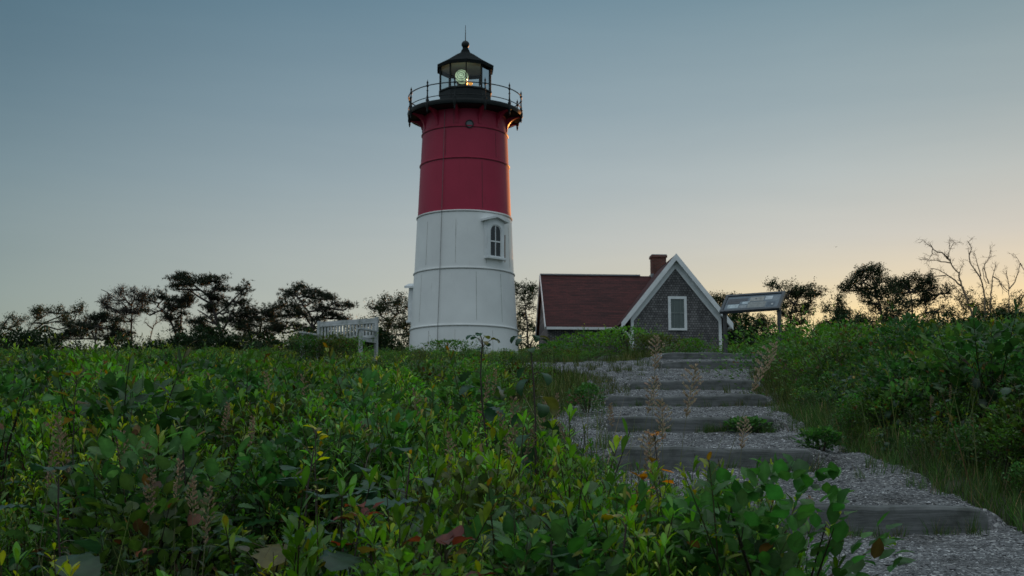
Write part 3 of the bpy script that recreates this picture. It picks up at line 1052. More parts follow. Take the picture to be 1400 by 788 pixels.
class G:
    """triangles with a tint per vertex"""
    def __init__(s): s.V, s.F, s.T, s.n = [], [], [], 0

    def raw(s, V, Fc, T):
        V = np.asarray(V, float)
        s.V.append(V); s.F.append(np.asarray(Fc, int) + s.n)
        T = np.asarray(T, float)
        if T.ndim == 1: T = np.repeat(T[None], len(V), 0)
        s.T.append(T); s.n += len(V)

    def leaves(s, P, Dv, Nv, L, W, T, tmpl, curl=0.0, tipT=None):
        P = np.asarray(P, float); n = len(P)
        if n == 0: return
        L = np.broadcast_to(np.asarray(L, float), (n,)); W = np.broadcast_to(np.asarray(W, float), (n,))
        curl = np.broadcast_to(np.asarray(curl, float), (n,))
        y = unit(np.asarray(Dv, float)); x = unit(np.cross(y, np.asarray(Nv, float)) + 1e-6); z = np.cross(x, y)
        tv, tf = tmpl
        vx, vy, vz = tv[:, 0], tv[:, 1], tv[:, 2]
        # curl bends the blade down around its own width axis
        ang = curl[:, None] * vy[None, :]
        safe = np.where(np.abs(curl) < 1e-3, 1e-3, curl)[:, None]
        cy = np.sin(ang * np.where(np.abs(curl) < 1e-3, 0, 1)[:, None] + (np.abs(curl) < 1e-3)[:, None] * 1e-3 * vy) / safe
        cz = -(1 - np.cos(ang)) / safe
        VV = (P[:, None, :] + x[:, None, :] * (vx[None] * W[:, None])[..., None] +
              y[:, None, :] * (cy * L[:, None])[..., None] + z[:, None, :] * ((cz) * L[:, None] + vz[None] * W[:, None])[..., None])
        m = len(tv)
        FF = (np.arange(n)[:, None, None] * m + tf[None]).reshape(-1, 3)
        T = np.asarray(T, float)
        if T.ndim == 1: T = np.repeat(T[None], n, 0)
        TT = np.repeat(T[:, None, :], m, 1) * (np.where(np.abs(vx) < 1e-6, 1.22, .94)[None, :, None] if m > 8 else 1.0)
        if tipT is not None:
            k = (vy[None, :, None] ** 1.6)
            tipT = np.asarray(tipT, float)
            if tipT.ndim == 1: tipT = np.repeat(tipT[None], n, 0)
            TT = TT * (1 - k) + tipT[:, None, :] * k
        s.raw(VV.reshape(-1, 3), FF, TT.reshape(-1, 3))

    def tube(s, pts, rad, T, k=4):
        pts = np.asarray(pts, float); n = len(pts)
        rad = np.broadcast_to(np.asarray(rad, float), (n,))
        d = np.gradient(pts, axis=0); d = unit(d)
        ref = np.where(np.abs(d[:, 2:3]) < .9, np.array([[0, 0, 1.]]), np.array([[1., 0, 0]]))
        x = unit(np.cross(d, ref)); y = np.cross(d, x)
        a = np.arange(k) * 2 * np.pi / k
        V = pts[:, None] + (x[:, None] * np.cos(a)[None, :, None] + y[:, None] * np.sin(a)[None, :, None]) * rad[:, None, None]
        i = np.arange(n - 1)[:, None] * k; j = np.arange(k)[None]; j2 = (j + 1) % k
        A, B, C_, D_ = i + j, i + j2, i + k + j2, i + k + j
        Fc = np.concatenate([np.stack([A, B, C_], -1).reshape(-1, 3), np.stack([A, C_, D_], -1).reshape(-1, 3)])
        s.raw(V.reshape(-1, 3), Fc, T)

    def arr(s):
        return np.concatenate(s.V), np.concatenate(s.F), np.concatenate(s.T)

    def merge(s, arr, loc, rz, sc, tilt=(0, 0), tint=(1, 1, 1)):
        V, Fc, T = arr
        c, s_ = math.cos(rz), math.sin(rz)
        x = V[:, 0] * c - V[:, 1] * s_; y = V[:, 0] * s_ + V[:, 1] * c; z = V[:, 2]
        W = np.stack([x + tilt[0] * z, y + tilt[1] * z, z], -1) * sc + np.asarray(loc)
        s.raw(W, Fc, T * np.asarray(tint))

    def empty(s): return s.n == 0


def tri_mesh(name, arr, m, smooth=True):
    V, Fc, T = arr
    me = bpy.data.meshes.new(name)
    me.vertices.add(len(V)); me.vertices.foreach_set('co', V.astype(np.float32).reshape(-1))
    me.loops.add(len(Fc) * 3); me.loops.foreach_set('vertex_index', Fc.reshape(-1).astype(np.int32))
    me.polygons.add(len(Fc))
    me.polygons.foreach_set('loop_start', np.arange(0, len(Fc) * 3, 3, dtype=np.int32))
    me.polygons.foreach_set('use_smooth', np.full(len(Fc), smooth))
    ca = me.color_attributes.new('tint', 'FLOAT_COLOR', 'POINT')
    ca.data.foreach_set('color', np.concatenate([np.clip(T, 0, 1), np.ones((len(T), 1))], 1).astype(np.float32).reshape(-1))
    me.update()
    me.materials.append(m)
    return me


def tri_obj(name, arr, m, parent=None, smooth=True):
    o = bpy.data.objects.new(name, tri_mesh(name, arr, m, smooth))
    COL.objects.link(o)
    if parent: o.parent = parent
    return o


def u(a, b, n=None): return rng.uniform(a, b, n)


GREEN = np.array((.080, .178, .032)); DEEP = np.array((.046, .108, .028)); BLUISH = np.array((.032, .078, .032))
YELL = np.array((.43, .42, .048)); ORNG = np.array((.42, .16, .03)); RED = np.array((.20, .055, .035)); OLIVE = np.array((.085, .115, .030))
BROWN = np.array((.055, .040, .028)); TAN = np.array((.50, .39, .28)); FRESH = np.array((.115, .250, .036))


def jit(c, n, a=.25):
    c = np.asarray(c)
    return c[None] * (1 + u(-a, a, (n, 1))) * (1 + u(-a * .4, a * .4, (n, 3)))


# --- one leafy upright shoot (bayberry-like), leaves closing upward, yellow tip
def shoot(g, gs, base, axis, h, nl, L, tint, tip=True, tmpl=LEAF_OB, tipc=YELL):
    axis = unit(np.asarray(axis, float))
    ref = np.array((1., 0, 0)) if abs(axis[0]) < .7 else np.array((0, 1., 0))
    ex = unit(np.cross(axis, ref)); ey = np.cross(axis, ex)
    bend = np.array((u(-.12, .12), u(-.12, .12), 0))
    tt = np.linspace(0, 1, 5)
    pts = np.asarray(base) + axis * h * tt[:, None] + bend * h * (tt ** 2)[:, None]
    sr_ = min(.0034, L * .055)
    gs.tube(pts, np.linspace(sr_, sr_ * .4, 5), np.array((.075, .062, .030)) * u(.7, 1.3), 3)
    t = np.sort(u(.22, 1.0, nl)) ** .85
    ga = np.arange(nl) * 2.4 + u(0, 6)
    P = np.asarray(base) + axis * h * t[:, None] + bend * h * (t ** 2)[:, None]
    rad = ex * np.cos(ga)[:, None] + ey * np.sin(ga)[:, None]
    ph = np.radians(78 - 52 * t ** 1.6 + u(-12, 12, nl))
    Dv = axis * np.cos(ph)[:, None] + rad * np.sin(ph)[:, None]
    Ln = L * (1.0 - .45 * np.abs(t - .55)) * u(.75, 1.15, nl)
    T = jit(tint, nl) * (0.62 + .78 * t[:, None] ** 1.5)  # upper leaves young and paler; gradient steepened to imitate lit tops, shaded bases
    tipT = T.copy()
    if tip:
        k = np.clip((t - .84) / .14, 0, 1)[:, None] * .85
        cc = np.where(u(0, 1, (nl, 1)) < .10, ORNG, tipc)
        T = T * (1 - k * .6) + cc * k * .6
        tipT = T * (1 - k * .5) + cc * k * .5
        Ln = Ln * (1 - .35 * k[:, 0])
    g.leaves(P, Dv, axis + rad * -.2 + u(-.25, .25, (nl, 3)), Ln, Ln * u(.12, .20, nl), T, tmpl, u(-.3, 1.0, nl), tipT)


def bayberry(nsh=9, h=.62, spread=.16, L=.055, tint=GREEN, nl=22, tmpl=LEAF_OB, tip=True, tipc=YELL):
    g, gs = G(), G()
    for i in range(nsh):
        a, r_ = u(0, 6.28), spread * math.sqrt(u(0, 1))
        lean = np.array((math.cos(a) * r_ * 1.2, math.sin(a) * r_ * 1.2, 1.0)) + np.array((u(-.12, .12), u(-.12, .12), 0))
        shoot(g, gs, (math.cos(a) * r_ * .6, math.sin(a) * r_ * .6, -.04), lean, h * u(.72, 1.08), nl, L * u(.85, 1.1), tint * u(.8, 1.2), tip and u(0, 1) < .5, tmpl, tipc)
    return g.arr(), gs.arr()


# --- dense domed bush of small leaves with twiggy top (rose, huckleberry)
def bush(h=.7, r=.45, n=420, L=.035, tint=GREEN, tmpl=LEAF_EL, red=.04, shoots=6):
    g, gs = G(), G()
    nst = 9
    for i in range(nst):
        a, q = u(0, 6.28), u(.2, .9)
        e = np.array((math.cos(a) * r * q, math.sin(a) * r * q, h * u(.6, .98) * (1 - .35 * q * q)))
        mid = e * .5 + np.array((0, 0, h * .12))
        gs.tube(np.array([(0, 0, -.05), mid, e]), [.006, .0035, .0012], BROWN, 3)
    a, q, t = u(0, 6.28, n), np.sqrt(u(0, 1, n)), u(0, 1, n) ** .6
    lump = 1 + .22 * np.sin(3 * a + u(0, 6)) + .15 * np.sin(5 * a + 7 * t)
    rr = r * q * lump * np.sqrt(np.maximum(.05, 1 - (t - .35) ** 2 * 1.9))
    P = np.stack([np.cos(a) * rr, np.sin(a) * rr, h * t * (1 - .15 * q * q) + .02], -1)
    out = unit(np.stack([np.cos(a) * q, np.sin(a) * q, .25 + .6 * t], -1) + u(-.6, .6, (n, 3)))
    Nv = unit(np.array((0, 0, 1.)) + u(-.5, .5, (n, 3)))
    T = jit(tint, n, .35) * (.72 + .62 * t[:, None] ** 1.5)  # paler young growth on top, plus shade painted into the low leaves
    rd = u(0, 1, n) < red
    T[rd] = jit(np.array((.15, .08, .035)), int(rd.sum()), .4)
    Ln = L * u(.7, 1.3, n)
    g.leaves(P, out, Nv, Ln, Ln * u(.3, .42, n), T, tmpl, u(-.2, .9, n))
    for i in range(shoots):
        a_, q_ = u(0, 6.28), r * u(.1, .8)
        gs.tube(np.array([(0, 0, -.04), (math.cos(a_) * q_ * .5, math.sin(a_) * q_ * .5, h * .22), (math.cos(a_) * q_, math.sin(a_) * q_, h * .5)]), [.003, .0025, .0018], BROWN, 3)
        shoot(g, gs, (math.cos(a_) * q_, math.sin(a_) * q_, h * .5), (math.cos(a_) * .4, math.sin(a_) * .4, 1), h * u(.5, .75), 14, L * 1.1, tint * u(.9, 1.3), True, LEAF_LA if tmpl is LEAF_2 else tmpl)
    return g.arr(), gs.arr()


# --- sapling with big lobed glossy leaves hanging from a stem
def sapling(h=.8, nl=16, L=.13, tint=BLUISH, tmpl=LEAF_OAK, t0=.3, stem_r=.005, wr=.36, spread=1.0, droop=(.5, 1.7), lean=(0, 0), warm=.1, top=0):
    g, gs = G(), G()
    nl0 = nl - top
    tt = np.linspace(0, 1, 8)
    off = np.stack([lean[0] * tt ** 1.5 + .03 * np.sin(tt * 5 + u(0, 6)) * tt, lean[1] * tt ** 1.5 + .03 * np.sin(tt * 4 + u(0, 6)) * tt, tt * 1.0], -1) * h
    off[:, 2] -= .05
    gs.tube(off, np.linspace(stem_r, stem_r * .45, 8), np.array((.05, .035, .028)), 5)
    t = np.concatenate([np.linspace(t0, 1.0, nl0) + u(-.02, .02, nl0), u(.965, 1.0, top)])
    P0 = np.stack([np.interp(t, tt, off[:, k]) for k in range(3)], -1)
    a = np.arange(nl) * 2.4 + u(-.5, .5, nl)
    rad = np.stack([np.cos(a), np.sin(a), np.zeros(nl)], -1)
    pl = L * u(.25, .75, nl) * spread
    up = np.where(t > .93, .9, u(-.1, .6, nl))
    pd = unit(rad + np.array((0, 0, 1.)) * up[:, None])
    P1 = P0 + pd * pl[:, None]
    for i in range(nl):
        gs.tube(np.array([P0[i], (P0[i] + P1[i]) / 2 + (0, 0, .006), P1[i]]), [.0022, .0018, .0014], np.array((.07, .06, .03)), 3)
    Ln = L * u(.65, 1.15, nl) * np.where(t > .9, .6, 1)
    T = jit(tint, nl, .3)
    wm = u(0, 1, nl) < warm
    T[wm] = jit(np.array((.15, .12, .03)), int(wm.sum()), .4)
    g.leaves(P1, pd + np.array((0, 0, -.15)), np.array((0, 0, 1.)) + rad * .25 + u(-.25, .25, (nl, 3)), Ln, Ln * wr * u(.85, 1.15, nl), T, tmpl, u(droop[0], droop[1], nl))
    return g.arr(), gs.arr()


# --- grass stalk with a feathery seed plume
def plume(h=.8, pl=.22, n=150, lean=(.1, 0), tint=TAN, wid=.045):
    g, gs = G(), G()
    tt = np.linspace(0, 1, 7)
    off = np.stack([lean[0] * tt ** 2, lean[1] * tt ** 2, tt], -1) * h
    gs.tube(off, np.linspace(.0022, .001, 7), np.array((.13, .13, .06)), 3)
    t = 1 - (pl / h) * u(0, 1, n) ** 1.0
    rel = (1 - t) * h / pl
    P0 = np.stack([np.interp(t, tt, off[:, k]) for k in range(3)], -1)
    nb = 22
    br = np.minimum((rel * nb).astype(int), nb - 1)
    ba = np.arange(nb) * 2.1 + 1.3
    a = ba[br] + u(-.25, .25, n)
    env = wid * np.sin(np.clip(rel, .06, .96) * np.pi) ** .7 * (.7 + .35 * np.sin(br * 1.9))
    rr = env * u(.1, 1.0, n)
    P = P0 + np.stack([np.cos(a) * rr, np.sin(a) * rr, rr * .8 - .004], -1)
    Dv = np.stack([np.cos(a) * .7, np.sin(a) * .7, np.full(n, 1.0)], -1) + u(-.5, .5, (n, 3))
    Ln = u(.007, .015, n)
    g.leaves(P, Dv, u(-1, 1, (n, 3)), Ln, Ln * .27, jit(tint, n, .3), LEAF_2)
    return g.arr(), gs.arr()


def grass_tuft(n=26, h=.22, r=.06, w=.0028, tint=OLIVE * np.array((.75, 1.15, .9)), bend=.6):
    g = G()
    a, q = u(0, 6.28, n), r * np.sqrt(u(0, 1, n))
    P = np.stack([np.cos(a) * q, np.sin(a) * q, np.full(n, -.02)], -1)
    b = u(0, 6.28, n)
    lean = u(.05, .55, n)
    Dv = np.stack([np.cos(b) * lean, np.sin(b) * lean, np.ones(n)], -1)
    Nv = np.stack([-np.cos(b), -np.sin(b), np.full(n, .4)], -1)
    Ln = h * u(.5, 1.15, n)
    dry = u(0, 1, (n, 1)) < .14
    T = np.where(dry, jit((.20, .16, .08), n, .3), jit(tint, n, .3))
    g.leaves(P, Dv, Nv, Ln, w * u(.7, 1.3, n), T, BLADE, u(.1, 1.0, n) * bend)
    return g.arr()


def cat2(p): return (np.concatenate([p[0][0], p[1][0]]), np.concatenate([p[0][1], p[1][1] + len(p[0][0])]), np.concatenate([p[0][2], p[1][2]]))


def scatter(g, variants, X, Y, smin, smax, sink=0.0, tilt=.12, tv=.2, zscale=None, hue=None):
    for x, y in zip(X, Y):
        z = float(ground(x, y)) - sink
        v = variants[rng.integers(len(variants))]
        s = min(1.38, u(smin, smax) * (zscale(x, y) if zscale else 1.0))
        t = math.exp(u(-1.9, 1.9) * tv)
        c = (t * u(.9, 1.12), t, t * u(.85, 1.1))
        g.merge(v, (x, y, z), u(0, 6.28), s, (u(-tilt, tilt), u(-tilt, tilt)), c)


def in_view(x, y, m=0.14): return np.abs(x) < (0.40 + m) * y + .35


def pts_grid(x0, x1, y0, y1, step, keep):
    nx, ny = int((x1 - x0) / step) + 1, int((y1 - y0) / step) + 1
    X, Y = np.meshgrid(x0 + np.arange(nx) * step, y0 + np.arange(ny) * step)
    X = (X + u(-.5, .5, X.shape) * step).ravel(); Y = (Y + u(-.5, .5, Y.shape) * step).ravel()
    k = keep(X, Y) & in_view(X, Y)
    return X[k], Y[k]


# ------------------------------------------------------------------ variants
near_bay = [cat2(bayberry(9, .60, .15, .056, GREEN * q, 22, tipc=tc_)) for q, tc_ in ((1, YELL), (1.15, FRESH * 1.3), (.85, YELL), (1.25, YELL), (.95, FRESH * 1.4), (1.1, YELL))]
near_weed = [cat2(bayberry(7, .50, .14, .050, np.array((.036, .066, .026)) * q, 24, LEAF_LA, False)) for q in (1, 1.25, .8)]
near_bush = [cat2(bush(.60, .32, int(330 * (.042 / L_) ** 1.5), L_, DEEP * q, LEAF_EL if L_ < .055 else LEAF_RD, rd, 4)) for L_, (q, rd) in zip((.030, .042, .060, .048),  ((1.0, .005), (1.3, .02), (1.1, .01), (.8, .0)))]
near_red = [cat2(bush(.58, .30, 260, .05, GREEN * q * np.array((.85, .7, .9)), LEAF_EL, rd, 3)) for q, rd in ((.9, .10), (.8, .05))]
near_big = [cat2(sapling(.50, 15, .125, BLUISH * q * .85, LEAF_OAK if i % 2 else LEAF_RD, .25, droop=(.5, 2.3), wr=.33, warm=.05)) for i, q in enumerate((1, 1.2, .8, 1.0, 1.3, .9))]
mid_bush = [cat2(bush(.62, .40, 260, .052, c_, LEAF_2, rd, 6)) for c_, rd in ((GREEN * .9, .03), (DEEP, .02), (GREEN * 1.1, .05), (DEEP * 1.3, .06), (FRESH * .8, .02), (OLIVE * .8, .08))]
mid_bay = [cat2(bayberry(9, .60, .2, .062, c_, 18, LEAF_LA, True)) for c_ in (GREEN, GREEN * 1.2, FRESH * .85, GREEN * .8)]
far_bush = [cat2(bush(.7, .55, 170, .085, c_, LEAF_2, .04, 5)) for c_ in (GREEN * .8, DEEP, GREEN, DEEP * 1.3)]
GRS = np.array((.062, .125, .030))
grass_v = [grass_tuft(26, u(.14, .28), .07, .0026, GRS * u(.6, 1.2)) for _ in range(8)]
grass_far = [grass_tuft(22, u(.16, .3), .10, .006, GRS * u(.6, 1.2) + np.array((.02, .005, 0))) for _ in range(5)]

# ------------------------------------------------------------------ masses nobody could count
# height of the scrub falls near the path edge and towards the crest
def hs_left(x, y):
    e = xl(y) - x
    lo = np.interp(y, [5.2, 6.4], [.72, .42])
    k = lo + (1 - lo) * sstep((e - .15) / 1.2)
    k *= np.interp(y, [3, 8, 13, 19, 25, 40], [1.0, 1.05, .90, .62, .36, .42])
    return np.maximum(.25, k * (1 + .32 * wob(x, y, .8, 4.0) + .40 * wob(x, y, 3.0, 1.3)))


def left_zone(X, Y):
    gap = np.interp(Y, [3, 9, 11, 19, 21], [.08, .10, .55, .6, .25]) + .12 * wob(X, Y, 2.0, 8)
    return (X < xl(Y) - gap) & (Y > 2.9)


thick = G()
weeds_g = G()
# clear pockets round the bench
bxy = np.array((bp.x - .6, bp.y - .1))
def clear(X, Y):
    return (np.hypot((X - bxy[0]) * .8, (Y - bxy[1])) > .8)


X, Y = pts_grid(-5.5, 1.3, 2.9, 9.5, .18, left_zone)
keep_ = (wob(X, Y, 2.6, 7.7) > -.55) | (u(0, 1, len(X)) < .35)
X, Y = X[keep_], Y[keep_]
sel = wob(X, Y, 1.1, 2.0) * 1.0 + u(-.42, .42, len(X))
def blob(x0, y0, r0): return np.exp(-(((X - x0) ** 2 + ((Y - y0) * .8) ** 2) / r0 ** 2))
bayf = blob(-2.0, 7.0, 1.1) + blob(.35, 4.4, .9) + blob(-.35, 3.5, .5) + blob(-1.2, 2.95, .3) + blob(-3.2, 9.0, 1.0) + blob(.5, 5.6, .7)
bigf = blob(-.75, 3.9, .55) + blob(-1.9, 4.1, .55) + blob(-.5, 5.0, .35) + blob(.1, 3.3, .3) + blob(-1.4, 3.4, .4)
sel = np.where((bayf > .45) & (u(0, 1, len(X)) < .8), 3.0, sel)
sel = np.where((bigf > .5) & (bayf < .7), 9.0, sel)
def part(mask, var, lo, hi, dens=1.0):
    k = mask & (u(0, 1, len(X)) < dens)
    scatter(thick, var, X[k], Y[k], lo, hi, 0.02, .14, .22, hs_left)
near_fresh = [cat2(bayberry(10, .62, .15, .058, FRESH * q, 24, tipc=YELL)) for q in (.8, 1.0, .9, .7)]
part((sel > .10) & (sel < 2), near_bay, .6, 1.3)
part((sel > 2) & (sel < 5), near_fresh, .65, 1.2)
bigX, bigY = X[sel > 5], Y[sel > 5]
near_fine = [cat2(bush(.56, .28, 720, .026, c_, LEAF_EL, .01, 2)) for c_ in (GREEN * .8, np.array((.07, .115, .05)), GREEN * 1.1, OLIVE * .8)]
part((sel <= .10) & (sel > -.12), near_bush, .55, 1.25, .7)
part((sel <= -.12) & (sel > -.34), near_fine, .6, 1.3, .8)
part((sel <= -.34) & (sel > -.62), near_weed, .7, 1.35)
part(sel <= -.62, near_red, .6, 1.2, .8)
k = (wob(X, Y, .9, 6.0) > .25) & (u(0, 1, len(X)) < .30)
broad = G()
scatter(broad, near_big, X[k], Y[k], .8, 1.1, 0, .15, .25, lambda x, y: min(1.2, hs_left(x, y)))
kk = u(0, 1, len(bigX)) < .42
scatter(broad, near_big, bigX[kk], bigY[kk], .95, 1.25, 0, .2, .25, lambda x, y: min(1.15, hs_left(x, y) * 1.1))
scatter(thick, near_bush, bigX[~kk], bigY[~kk], .5, .8, 0.02, .14, .22, hs_left)
# the mixed tangle close to the camera that hides the end of the lowest step
X, Y = pts_grid(-.3, 1.12, 3.3, 5.3, .15, lambda a, b: a < xl(b) + .02)
for x, y in zip(X, Y):
    px_ = CXP + x / y * F
    ytop = np.interp(px_, [560, 700, 800, 920, 1000, 1060, 1130, 1200], [690, 650, 632, 640, 664, 706, 758, 800]) + u(-6, 30)
    hh = (HZ - ytop) / F * y - float(ground(x, y))
    if hh < .12: continue
    pool = (near_bay, near_fresh, near_bush, near_bay, near_bush, near_fresh, near_red)[rng.integers(7)]
    v = pool[rng.integers(len(pool))]
    t_ = math.exp(u(-.35, .35))
    thick.merge(v, (x, y, float(ground(x, y)) - .02), u(0, 6.28), hh / .62 * u(.66, .98), (u(-.15, .15), u(-.15, .15)), (t_ * u(.9, 1.1), t_, t_ * u(.85, 1.1)))
X, Y = pts_grid(-14, 1.5, 9.5, 30, .36, lambda a, b: left_zone(a, b) & clear(a, b))
sel = wob(X, Y, .6, 2.0) + u(-.5, .5, len(X))
k = sel > .1; scatter(thick, mid_bay, X[k], Y[k], .9, 1.2, .02, .14, .25, hs_left)
k = sel <= .1; scatter(thick, mid_bush, X[k], Y[k], .85, 1.2, .02, .14, .25, hs_left)
bX = np.array([at(px_, 470, 25.6).x for px_ in range(404, 486, 8)]); bY = 25.4 + u(-.3, .4, len(bX))
scatter(thick, mid_bush, bX, bY, .88, 1.08, 0, .1, .2)
X, Y = pts_grid(-30, 6.5, 30, 58, 1.0, lambda a, b: left_zone(a, b) & (np.hypot(a - LX, b - D) > 3.1))
scatter(thick, far_bush, X, Y, .8, 1.2, .05, .14, .25, lambda x, y: .30 + .14 * wob(x, y, .5, 1))
# rounded shrubs standing proud of the rest on the slope
for q in range(70):
    y_ = u(6.5, 20); x_ = -u(.02, .46) * y_
    if x_ > xl(y_) - .7 or abs(CXP + x_ / y_ * F - 460) < 75 and y_ > 11: continue
    s_ = u(.30, .46) * np.interp(y_, [6, 12, 20], [1.9, 1.8, 1.1])
    if y_ < 11: thick.merge(near_bush[rng.integers(4)], (x_, y_, float(ground(x_, y_)) - .03), u(0, 6), s_ * 2.0, (u(-.1, .1), u(-.1, .1)), (u(.55, 1.2),) * 3)
    else: thick.merge(mid_bush[rng.integers(6)], (x_, y_, float(ground(x_, y_)) - .03), u(0, 6), s_ * 1.75, (u(-.1, .1), u(-.1, .1)), (u(.55, 1.1),) * 3)
# taller single shrubs that break the line of the crest
mound = [cat2(bush(.8, .46, 420, .06, c_, LEAF_2, .03, 9)) for c_ in (GREEN * .7, DEEP, GREEN, OLIVE * .8)]
for px_ in (8, 22, 48, 75, 100, 128, 150, 188, 215, 240, 262, 300, 335, 352, 380, 395, 530, 552, 572, 586, 600, 622, 655, 690, 702, 722, 738):
    d_ = u(14, 27) if px_ < 500 else u(24, 31)
    tgt = u(462, 474) if px_ < 500 else u(470, 480)
    q_ = at(px_, tgt, d_)
    g0_ = float(ground(q_.x, d_))
    thick.merge(mound[rng.integers(4)], (q_.x, d_, g0_ - .05), u(0, 6), max(.3, (q_.z - g0_) / .95), (u(-.1, .1), u(-.1, .1)), (u(.7, 1.15),) * 3)


def right_zone(X, Y):
    gap = np.interp(Y, [4, 7, 10, 13, 16, 22], [.15, .18, .22, .25, .2, .15]) + .20 * wob(X, Y, 2.0, 3)
    return (X > xr(Y) + gap) & (Y > 5)


def hs_right(x, y):
    e = x - xr(y)
    k = .46 + .70 * sstep((e - .05) / 1.0)
    k *= np.interp(y, [5, 8, 11, 15, 20, 28], [.70, .80, .72, .67, .60, .5])
    return np.maximum(.25, k * (1 + .28 * wob(x, y, .9, 7.0) + .42 * wob(x, y, 2.6, 2.2)))


X, Y = pts_grid(2.4, 8.6, 6.0, 16, .23, right_zone)
sel = wob(X, Y, 1.0, 5.0) * .8 + u(-.6, .6, len(X))
k = sel > .25; scatter(thick, near_bay, X[k], Y[k], .8, 1.1, .02, .14, .22, hs_right)
k = (sel <= .25) & (sel > -.15); scatter(thick, near_bush, X[k], Y[k], .85, 1.2, .02, .14, .25, hs_right)
k = (sel <= -.15) & (sel > -.4); scatter(thick, near_weed + near_fine, X[k], Y[k], .8, 1.35, .02, .14, .25, hs_right)
k = sel <= -.4; scatter(thick, near_red, X[k], Y[k], .85, 1.2, .02, .14, .25, hs_right)
k = (u(0, 1, len(X)) < .13) | ((np.hypot(X - 3.9, Y - 11.8) < 1.5) & (u(0, 1, len(X)) < .8))
scatter(broad, near_big, X[k], Y[k], 1.0, 1.35, 0, .15, .25, lambda x, y: min(1.1, hs_right(x, y)))
X, Y = pts_grid(3.2, 15, 16, 30, .42, right_zone)
scatter(thick, mid_bush + mid_bay, X, Y, .85, 1.2, .02, .14, .25, hs_right)
X, Y = pts_grid(5.5, 28, 30, 58, 1.0, lambda a, b: right_zone(a, b))
scatter(thick, far_bush, X, Y, .8, 1.2, .05, .14, .25, lambda x, y: .62 + .25 * wob(x, y, .5, 1))
tag(tri_obj('coastal_scrub', thick.arr(), M['leaf']), kind='stuff')
tag(tri_obj('broadleaf_undergrowth', broad.arr(), M['gloss_leaf']), kind='stuff')

# grass along the edges of the path and round the steps
gr = G()
def edge_grass(X, Y):
    d1 = xl(Y) - X; d2 = X - xr(Y)
    a = (d1 > -.12) & (d1 < np.interp(Y, [4, 9, 11, 19, 21, 28], [.2, .3, 1.2, 1.5, .6, .6]))
    b = (d2 > -.15) & (d2 < np.interp(Y, [5, 7, 11, 14, 20, 28], [.6, .75, .7, .6, .4, .4]))
    return (a | b) & (wob(X, Y, 3.0, 1) > -.55)
X, Y = pts_grid(-1.5, 5.0, 5.6, 13, .085, edge_grass)
scatter(gr, grass_v, X, Y, .6, 1.15, .03, .2, .3)
X, Y = pts_grid(-2, 8.0, 13, 28, .15, edge_grass)
scatter(gr, grass_far, X, Y, .6, 1.1, .03, .2, .3)
# thin blades against the faces and ends of the steps
for i, (d, zt, zb, xa, xb) in enumerate(SD):
    n = [26, 14, 46, 34, 22, 10, 6][i]
    for j in range(n):
        if i == 0: x = xa + (xb - xa) * (.25 + .75 * u(0, 1))
        elif i == 1: x = xb - u(0, .35) if u(0, 1) < .6 else xa + u(0, 1) * (xb - xa)
        elif i == 2: x = xb - u(0, .62) if u(0, 1) < .7 else xa + u(0, 1) * (xb - xa)
        else: x = xa + u(-.1, 1.05) * (xb - xa)
        y = d - .06 - u(0, .10)
        gr.merge(grass_v[rng.integers(8)], (x, y, float(path_z(x, y)) - .01), u(0, 6), u(.35, .85) * (.7 if i > 2 else .8), (u(-.3, .3), u(-.3, .1)), (u(.8, 1.2),) * 3)
X, Y = pts_grid(-.2, 4.5, 7, 24, .11, lambda a, b: (a > xl(b)) & (a < xr(b)))
sa_ = np.interp(Y, [q[0] for q in SD], [q[3] for q in SD]); sb_ = np.interp(Y, [q[0] for q in SD], [q[4] for q in SD])
off_ = np.maximum(sa_ - X, X - sb_)
k = (u(0, 1, len(X)) < np.where(off_ > 0, .05, .010) + .30 * (X - xl(Y) < .30) + .30 * (xr(Y) - X < .2) + .22 * (wob(X, Y, 2.2, 9) > .35) * (off_ > -.05))
for x, y in zip(X[k], Y[k]):
    gr.merge((grass_v if y < 14 else grass_far)[rng.integers(5)], (x, y, float(path_z(x, y)) - .01), u(0, 6), u(.3, .75), (u(-.3, .3), u(-.3, .3)), (u(.7, 1.1),) * 3)
# tall loose blades rising out of the scrub
X, Y = pts_grid(-3.5, 1.0, 3.2, 9, .34, left_zone)
tall = [grass_tuft(7, .78, .05, .0026, OLIVE * 1.1, .5) for _ in range(4)]
k = u(0, 1, len(X)) < .4
scatter(gr, tall, X[k], Y[k], .8, 1.15, .0, .15, .3)
X, Y = pts_grid(2.6, 6.5, 6.5, 12, .3, right_zone)
k = u(0, 1, len(X)) < .4
scatter(gr, tall, X[k], Y[k], .8, 1.2, .0, .15, .3)
tag(tri_obj('grass', gr.arr(), M['grass']), kind='stuff')

